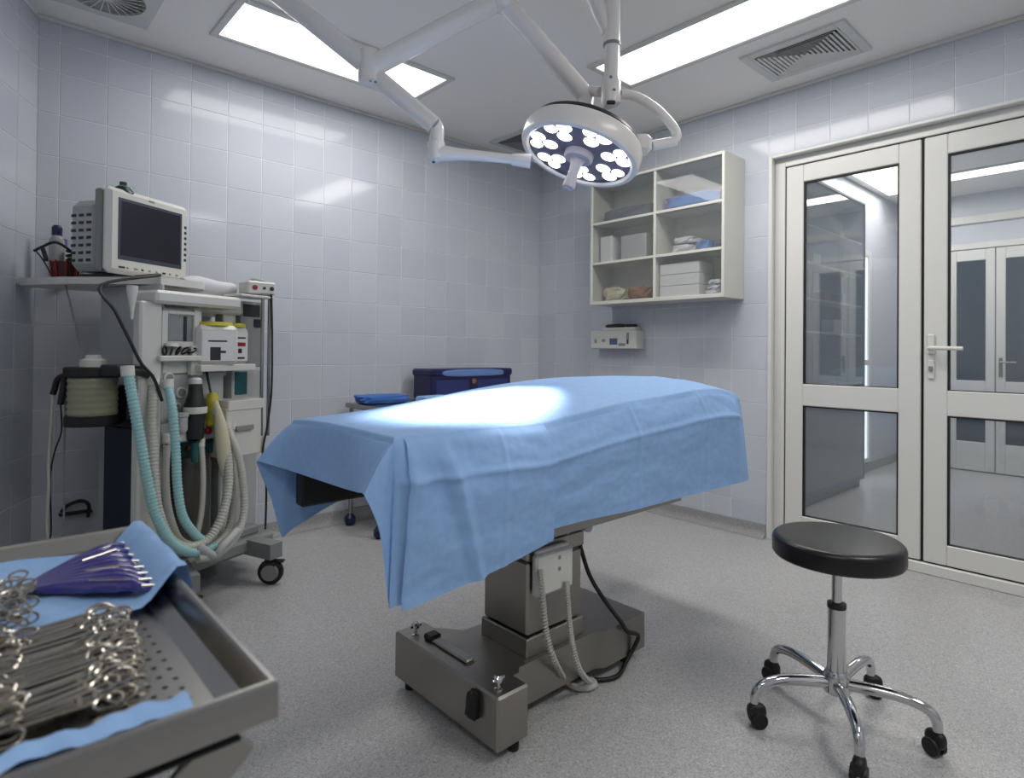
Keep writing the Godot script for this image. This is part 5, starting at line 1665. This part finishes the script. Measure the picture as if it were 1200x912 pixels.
func instruments() -> void:
	var r := RandomNumberGenerator.new()
	r.seed = 31
	var proto := make_forceps()
	var n := 36
	for i in n:
		var o: Node3D = proto if i == 0 else proto.duplicate()
		if i > 0:
			o.name = numbered("forceps")
			add_child(o)
		var u := float(i) / (n - 1)
		var z := lerpf(-0.868, -0.672, u)
		var x := 0.082 + r.randf_range(-0.016, 0.012) - 0.015 * u
		o.position = Vector3(x, TB + 0.0105 + r.randf_range(0.0, 0.004), z)
		o.rotation = Vector3(r.randf_range(0.75, 1.15), r.randf_range(-0.06, 0.06) + 0.05, r.randf_range(-0.01, 0.03))
		o.scale = Vector3(0.82, 0.7, 0.7)
	# a second row further in, rings hidden under the first
	for i in 22:
		var o: Node3D = proto.duplicate()
		o.name = numbered("forceps")
		add_child(o)
		o.set_meta("label", "steel ring-handled forceps in the inner row behind the ring ends")
		o.set_meta("group", "ring-handled forceps in the inner tray row")
		o.position = Vector3(-0.025 + r.randf_range(-0.012, 0.012), TB + 0.0115 + r.randf_range(0.0, 0.004), lerpf(-0.86, -0.665, i / 21.0))
		o.rotation = Vector3(r.randf_range(0.8, 1.2), r.randf_range(-0.05, 0.09), r.randf_range(-0.01, 0.02))
		o.scale = Vector3(0.82, 0.7, 0.7)
	# heap of clamps on the blue cloth
	for i in 9:
		var o: Node3D = proto.duplicate()
		o.name = numbered("forceps")
		add_child(o)
		o.set_meta("label", "steel clamp in the heap on the blue tray cloth")
		o.set_meta("group", "clamps heaped on the tray cloth")
		var a := fl(8 + (i % 3) * 10, 690 + (i / 3) * 20, TB + 0.03)
		o.position = Vector3(a.x - 0.045, TB + 0.018 + 0.006 * (i % 4), a.z)
		o.rotation = Vector3(r.randf_range(0.4, 1.4), r.randf_range(-0.5, 0.5), r.randf_range(0.02, 0.16))
		o.scale = Vector3(0.75, 0.7, 0.7)
	# purple bundle
	var c := fl(100, 672, TB + 0.02)
	var pb := thing("purple_bundle", "glossy purple pouch of instruments fanned out on the tray cloth", "instrument pouch", Vector3(c.x, TB + 0.005, c.z))
	var lo := fl(40, 690, TB + 0.012)
	for i in 8:
		var f := i / 7.0
		var e := fl(lerpf(150, 178, f), lerpf(643, 694, f), TB + 0.014)
		e.y = TB + 0.016
		var s := lo + Vector3(0, 0, lerpf(-0.016, 0.012, f))
		s.y = TB + 0.014
		var m1 := s.lerp(e, 0.45) + Vector3(0, 0.006, 0)
		var m2 := s.lerp(e, 0.8) + Vector3(0, 0.008, 0)
		var pts := curve([s, m1, m2, e], 5)
		var b := mb()
		var rows := []
		for k in pts.size():
			var w := 0.006 + 0.012 * sin(PI * minf(0.85, (k + 1.0) / pts.size()))
			var hgt := 0.004 + 0.006 * sin(PI * minf(0.9, (k + 1.0) / pts.size()))
			var row := PackedVector3Array()
			for m in 13:
				var a := TAU * (m % 12) / 12
				row.append(pts[k] + Vector3(0, sin(a) * hgt, cos(a) * w * (1 + 0.15 * sin(k * 1.7 + i))))
			rows.append(row)
		b.grid(rows)
		part(b, "fold", M.purple, pb)
		part(mb().tube([e + Vector3(-0.012, 0.008, 0), e + Vector3(0.008, 0.006, 0.002)], [0.0028, 0.0016], 7), "steel_tip", M.instrument, pb)
		part(mb().tube([s + Vector3(0.01, 0.002, 0), s + Vector3(-0.035, -0.004, 0.002 * (i - 4))], [0.003, 0.0016], 7), "steel_stem", M.instrument, pb)
		if i % 3 == 1:
			part(mb().tube([m1 + Vector3(0, 0.0095, 0.010), m2 + Vector3(0, 0.0095, 0.012)], 0.0011, 6), "steel_edge", M.instrument, pb)

# ------------------------------------------------------------------ wall cabinet
func cabinet() -> void:
	var xf := W - 0.25
	var z0 := -2.816
	var z1 := -1.790
	var y0 := 1.430
	var y1 := 2.295
	var k := 0.018
	var zm := wx(766, 300, xf).z
	var s1 := wx(848, 290, xf).y
	var s2 := wx(848, 234, xf).y
	var t := thing("wall_cabinet", "white wall cabinet with six compartments behind sliding glass", "cabinet", Vector3(W - 0.125, y0, (z0 + z1) / 2))
	for s in [[z0, z0 + k], [z1 - k, z1]]:
		part(mb().box(Vector3(xf, y0, s[0]), Vector3(W - 0.004, y1, s[1]), 0.002), "side_panel", M.cabinet, t)
	part(mb().box(Vector3(xf, y1 - k, z0 + k), Vector3(W - 0.004, y1, z1 - k), 0.002), "top_panel", M.cabinet, t)
	part(mb().box(Vector3(xf, y0, z0 + k), Vector3(W - 0.004, y0 + k * 1.3, z1 - k), 0.002), "bottom_panel", M.cabinet, t)
	part(mb().box(Vector3(W - 0.012, y0 + k * 1.3, z0 + k), Vector3(W - 0.004, y1 - k, z1 - k)), "back_panel", M.cabinet, t)
	part(mb().box(Vector3(xf + 0.004, y0 + k * 1.3, zm - k / 2), Vector3(W - 0.012, y1 - k, zm + k / 2), 0.002), "divider", M.cabinet, t)
	for y in [s1, s2]:
		for s in [[z0 + k, zm - k / 2], [zm + k / 2, z1 - k]]:
			part(mb().box(Vector3(xf + 0.004, y - k / 2, s[0]), Vector3(W - 0.012, y + k / 2, s[1]), 0.002), "shelf", M.cabinet, t)
	var ys := [y0 + k * 1.3, s1 - k / 2, s1 + k / 2, s2 - k / 2, s2 + k / 2, y1 - k]
	for r in 3:
		for s in [[z0 + k, zm - k / 2], [zm + k / 2, z1 - k]]:
			part(mb().box(Vector3(xf + 0.010, ys[r * 2], s[0]), Vector3(xf + 0.014, ys[r * 2 + 1], s[1])), "glass_pane", M.cabinet_glass, t)
	# contents
	var b0: float = ys[0]
	var b1: float = ys[2]
	var b2: float = ys[4]
	var xm := xf + 0.13
	var lump := func(called, m, lb, cat, px, by, hw, hh, hd, e, amp, sd):
		var z: float = wx(px, 300, xf + 0.05).z
		one(mb().blob(Vector3(xm, by + hh, z), Vector3(hd, hh, hw), e, amp, sd, 10), called, m, lb, cat)
	lump.call("folded_linen", M.linen_grey, "dark grey folded linen in the cabinet top compartment under the lamp", "linen", 733, b2, 0.20, 0.045, 0.09, 0.4, 0.25, 3)
	lump.call("folded_linen", M.linen_blue, "blue folded linen in the cabinet top compartment", "linen", 808, b2, 0.19, 0.045, 0.09, 0.4, 0.25, 4)
	# clear plastic boxes in the middle left
	var zb := wx(708, 300, xf + 0.05).z
	one(mb().box(Vector3(xf + 0.06, b1, zb - 0.05), Vector3(W - 0.03, b1 + 0.19, zb + 0.06), 0.01), "supply_carton", M.paper, "tall white carton in the middle cabinet compartment", "box")
	zb = wx(742, 300, xf + 0.05).z
	one(mb().box(Vector3(xf + 0.05, b1, zb - 0.11), Vector3(W - 0.03, b1 + 0.17, zb + 0.10), 0.01), "plastic_bin", M.plastic_mid, "wide pale grey plastic bin beside the tall white carton", "box")
	var names := [["white and blue wrapped dressing pack under others in the cabinet", 797, 0.085, 0.028, M.linen_white, 5, 0.0], ["small blue-edged dressing pack leaning in the cabinet", 822, 0.045, 0.035, M.linen_blue, 6, 0.0], ["white dressing pack lying on top of another in the cabinet", 799, 0.07, 0.022, M.linen_white, 7, 0.062], ["small grey pouch at the end of the middle shelf", 840, 0.035, 0.030, M.linen_grey, 8, 0.0]]
	for q in names:
		lump.call("dressing_pack", q[4], q[0], "dressing pack", q[1], b1 + q[6], q[2], q[3], 0.075, 0.45, 0.35, q[5])
	lump.call("cream_bag", M.linen_cream, "cream cloth bag in the cabinet bottom compartment", "bag", 716, b0, 0.09, 0.05, 0.07, 0.6, 0.6, 12)
	lump.call("brown_pouch", M.orange_brown, "brown and orange pouch beside the cream cloth bag", "pouch", 746, b0, 0.09, 0.045, 0.07, 0.6, 0.6, 13)
	# white box stack and folded white cloth
	var za := wx(773, 330, xf + 0.04).z
	var zc := wx(819, 330, xf + 0.04).z
	var hb := wx(795, 308, xf + 0.04).y - b0
	for i in 3:
		one(mb().box(Vector3(xf + 0.04, b0 + hb * i / 3.0 + 0.0005, za), Vector3(W - 0.04, b0 + hb * (i + 1) / 3.0 - 0.0015, zc), 0.003), "paper_box", M.paper, ["flat white paper box at the bottom of the cabinet stack", "flat white paper box in the middle of the cabinet stack", "flat white paper box on top of the cabinet stack"][i], "box", "white paper boxes stacked in the cabinet")
	for i in 3:
		var z := wx(836, 335, xf + 0.05).z
		one(mb().blob(Vector3(xm - 0.03, b0 + 0.016 + 0.030 * i, z + 0.004 * i), Vector3(0.07, 0.016, 0.055 - 0.008 * i), 0.5, 0.3, 20 + i, 10), "folded_cloth", M.linen_white, ["folded white cloth at the bottom of the small cabinet pile", "folded white cloth in the middle of the small cabinet pile", "folded white cloth on top of the small cabinet pile"][i], "cloth", "white cloths piled in the cabinet")

func dispenser() -> void:
	var x := W - 0.10
	var a := wx(692, 388, x)
	var e := wx(745, 409, x)
	var t := thing("glove_dispenser", "small white wall box with printed front below the cabinet", "dispenser", Vector3(W - 0.05, e.y, (a.z + e.z) / 2))
	part(mb().box(Vector3(x, e.y, a.z), Vector3(W - 0.002, a.y, e.z), 0.006), "case", M.plastic, t)
	part(mb().box(Vector3(x + 0.015, a.y, a.z + 0.10), Vector3(W - 0.01, a.y + 0.022, e.z - 0.02), 0.004), "top_step", M.plastic, t)
	part(mb().box(Vector3(x - 0.001, e.y + 0.03, e.z - 0.085), Vector3(x + 0.01, a.y - 0.015, e.z - 0.055), 0.004), "slot", M.plastic_grey, t)
	part(mb().box(Vector3(x - 0.002, e.y + 0.03, e.z - 0.080), Vector3(x + 0.01, e.y + 0.07, e.z - 0.060), 0.006), "slot_button", M.print_dark, t)
	for q in [[0.20, 0.03, 0.07, 0.045], [0.28, 0.02, 0.06, 0.02], [0.13, 0.05, 0.03, 0.02], [0.06, 0.04, 0.02, 0.03]]:
		part(mb().box(Vector3(x - 0.0012, e.y + q[1], a.z + q[0] - 0.02), Vector3(x + 0.002, e.y + q[1] + q[3], a.z + q[0] - 0.02 + q[2])), "print", M.print_blue if q[0] > 0.15 and q[0] < 0.25 else M.plastic_grey, t)
	var top := a.y + 0.0225
	one(mb().tube(curve([Vector3(x + 0.05, top + 0.012, a.z + 0.11), Vector3(x + 0.04, top + 0.014, a.z + 0.20), Vector3(x + 0.05, top + 0.013, a.z + 0.28)], 4), [0.010, 0.012, 0.0125, 0.012, 0.013, 0.014, 0.0135, 0.012, 0.009], 10), "razor_holder", M.print_dark, "black tube lying on the small white wall box", "tube")
	one(mb().box(Vector3(x + 0.025, top, a.z + 0.30), Vector3(x + 0.07, top + 0.022, e.z - 0.035), 0.006), "small_case", M.plastic_dark, "small dark case standing on the white wall box", "case")

# ------------------------------------------------------------------ trolley behind the table
func trolley() -> void:
	var a := bz(411, 474, -3.25)
	var top := 0.765
	var x0 := 1.78
	var x1 := 2.85
	var t := thing("side_trolley", "low steel trolley against the tiled wall behind the operating table", "trolley", Vector3((x0 + x1) / 2, 0, -3.3))
	part(mb().box(Vector3(x0, top - 0.03, -3.52), Vector3(x1, top, -3.10), 0.006), "top", M.steel_plain, t)
	part(mb().box(Vector3(x0 + 0.03, 0.25, -3.50), Vector3(x1 - 0.03, 0.27, -3.12), 0.004), "shelf", M.steel_plain, t)
	for p in [Vector2(x0 + 0.03, -3.49), Vector2(x1 - 0.03, -3.49), Vector2(x0 + 0.03, -3.13), Vector2(x1 - 0.03, -3.13)]:
		part(mb().tube([Vector3(p.x, 0.07, p.y), Vector3(p.x, top - 0.03, p.y)], 0.013, 12), "leg", M.steel_plain, t)
		part(mb().lathe([Vector2(0, 0), Vector2(0.02, 0.0), Vector2(0.035, 0.02), Vector2(0.035, 0.05), Vector2(0.012, 0.075)], 14, Transform3D(Basis(), Vector3(p.x, 0, p.y))), "foot", M.navy, t)
	# blue packs
	var q0 := bz(412, 470, -3.2)
	var q1 := bz(455, 466, -3.2)
	one(mb().blob(Vector3(1.95, top + 0.027, -3.36), Vector3(0.16, 0.027, 0.09), 0.4, 0.2, 33, 12), "blue_pack", M.drape_dark, "rolled dark blue pack on the trolley end", "pack")
	one(mb().blob(Vector3(2.24, top + 0.023, -3.19), Vector3(0.12, 0.022, 0.075), 0.35, 0.2, 34, 12), "folded_sheet", M.drape, "flat folded light blue sheet on the trolley beside the crate", "sheet")
	# navy crate
	var c0 := bz(501, 470, -3.32)
	var c1 := bz(595, 470, -3.32)
	var hy := bz(548, 432, -3.32).y
	var cr := thing("crate", "dark navy plastic crate with a light clear lid window on the trolley", "crate", Vector3((c0.x + c1.x) / 2, top, -3.38))
	part(mb().box(Vector3(c0.x, top, -3.50), Vector3(c1.x, hy - 0.012, -3.28), 0.015), "body", M.navy, cr)
	part(mb().box(Vector3(c0.x - 0.006, hy - 0.05, -3.506), Vector3(c1.x + 0.006, hy, -3.272), 0.012), "lid", M.navy, cr)
	part(mb().box(Vector3(c0.x + 0.04, top + 0.04, -3.283), Vector3(lerpf(c0.x, c1.x, 0.44), hy - 0.075, -3.277), 0.003), "front_panel", M.navy_light, cr)
	part(mb().box(Vector3(lerpf(c0.x, c1.x, 0.54), top + 0.04, -3.283), Vector3(c1.x - 0.04, hy - 0.075, -3.277), 0.003), "front_panel", M.navy_light, cr)
	part(mb().blob(Vector3((c0.x + c1.x) / 2, hy - 0.028, -3.272), Vector3((c1.x - c0.x) * 0.38, 0.024, 0.006), 0.6, 0.1, 5, 10), "lid_window", M.linen_blue, cr)
	part(mb().lathe([Vector2(0.018, 0), Vector2(0.018, 0.008), Vector2(0, 0.010)], 16, Transform3D(Basis(Vector3.RIGHT, PI / 2), Vector3((c0.x + c1.x) / 2, hy - 0.085, -3.281))), "catch", M.orange_brown, cr)

# ------------------------------------------------------------------ ceiling vents
func vents() -> void:
	# four-way louvred diffusers
	louvre("square white louvred air vent beside the long light panel", VENTS[0], M.enamel)
	louvre("square air vent in the corner behind the surgical lamp", VENTS[1], M.plastic_grey)
	# swirl diffuser
	var v: Array = VENTS[2]
	var c := Vector3((v[0] + v[1]) / 2, H, (v[2] + v[3]) / 2)
	var t := thing("swirl_vent", "square air vent with black radial slots near the slanted wall", "air vent", c)
	var s := 0.195
	var r := 0.152
	var b := mb()
	# plate with a round opening
	for k in 32:
		var a0 := TAU * k / 32
		var a1 := TAU * (k + 1) / 32
		var p := []
		for a in [a0, a1]:
			var d := Vector3(cos(a), 0, sin(a))
			var m := s / maxf(absf(d.x), absf(d.z))
			p.append([d * r, d * m])
		var y := Vector3(0, -0.008, 0)
		b.quad(c + p[0][0] + y, c + p[0][1] + y, c + p[1][1] + y, c + p[1][0] + y)
		b.quad(c + p[0][1] + y, c + p[0][1], c + p[1][1], c + p[1][1] + y)
		b.quad(c + p[0][0] + Vector3(0, 0.004, 0), c + p[0][0] + y, c + p[1][0] + y, c + p[1][0] + Vector3(0, 0.004, 0))
		b.quad(c + p[0][1], c + p[0][0] + Vector3(0, 0.004, 0), c + p[1][0] + Vector3(0, 0.004, 0), c + p[1][1])
	part(b, "plate", M.enamel, t)
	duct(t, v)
	for k in 24:
		var bs := Basis(Vector3.UP, TAU * k / 24)
		part(mb().box(Vector3(0.03, -0.010, -0.002), Vector3(r + 0.002, -0.008, 0.002), 0.0, Transform3D(bs, c)), "blade", M.enamel, t)
	part(mb().lathe([Vector2(0, -0.012), Vector2(0.032, -0.011), Vector2(0.034, -0.004), Vector2(0, -0.004)], 20, Transform3D(Basis(), c)), "center_cap", M.enamel, t)

func louvre(label: String, v: Array, fm: Material) -> void:
	var c := Vector3((v[0] + v[1]) / 2, H, (v[2] + v[3]) / 2)
	var hx: float = (v[1] - v[0]) / 2
	var hz: float = (v[3] - v[2]) / 2
	var t := thing("air_vent", label, "air vent", c)
	var b := mb()
	var f: float = v[4]
	for s in [[-hx, hx, -hz, -hz + f], [-hx, hx, hz - f, hz], [-hx, -hx + f, -hz + f, hz - f], [hx - f, hx, -hz + f, hz - f]]:
		b.box(c + Vector3(s[0], -0.012, s[2]), c + Vector3(s[1], 0.003, s[3]), 0.003)
	part(b, "frame", M.enamel, t)
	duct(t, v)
	# concentric slanted blades
	var n := 10
	for k in n:
		var q0 := 1.0 - float(k) / n
		var q1 := q0 - 0.60 / n
		var a := Vector2((hx - f) * q0, (hz - f) * q0)
		var e := Vector2((hx - f) * q1, (hz - f) * q1)
		var m := mb()
		var ca := [Vector2(-1, -1), Vector2(1, -1), Vector2(1, 1), Vector2(-1, 1)]
		for i in 4:
			var g: Vector2 = ca[i]
			var h: Vector2 = ca[(i + 1) % 4]
			var p0 := c + Vector3(g.x * a.x, -0.012, g.y * a.y)
			var p1 := c + Vector3(h.x * a.x, -0.012, h.y * a.y)
			var p2 := c + Vector3(h.x * e.x, -0.0095, h.y * e.y)
			var p3 := c + Vector3(g.x * e.x, -0.0095, g.y * e.y)
			m.quad(p0, p1, p2, p3)
			m.quad(p0 + Vector3(0, 0.001, 0), p3 + Vector3(0, 0.001, 0), p2 + Vector3(0, 0.001, 0), p1 + Vector3(0, 0.001, 0))
		part(m, "blade", fm, t)
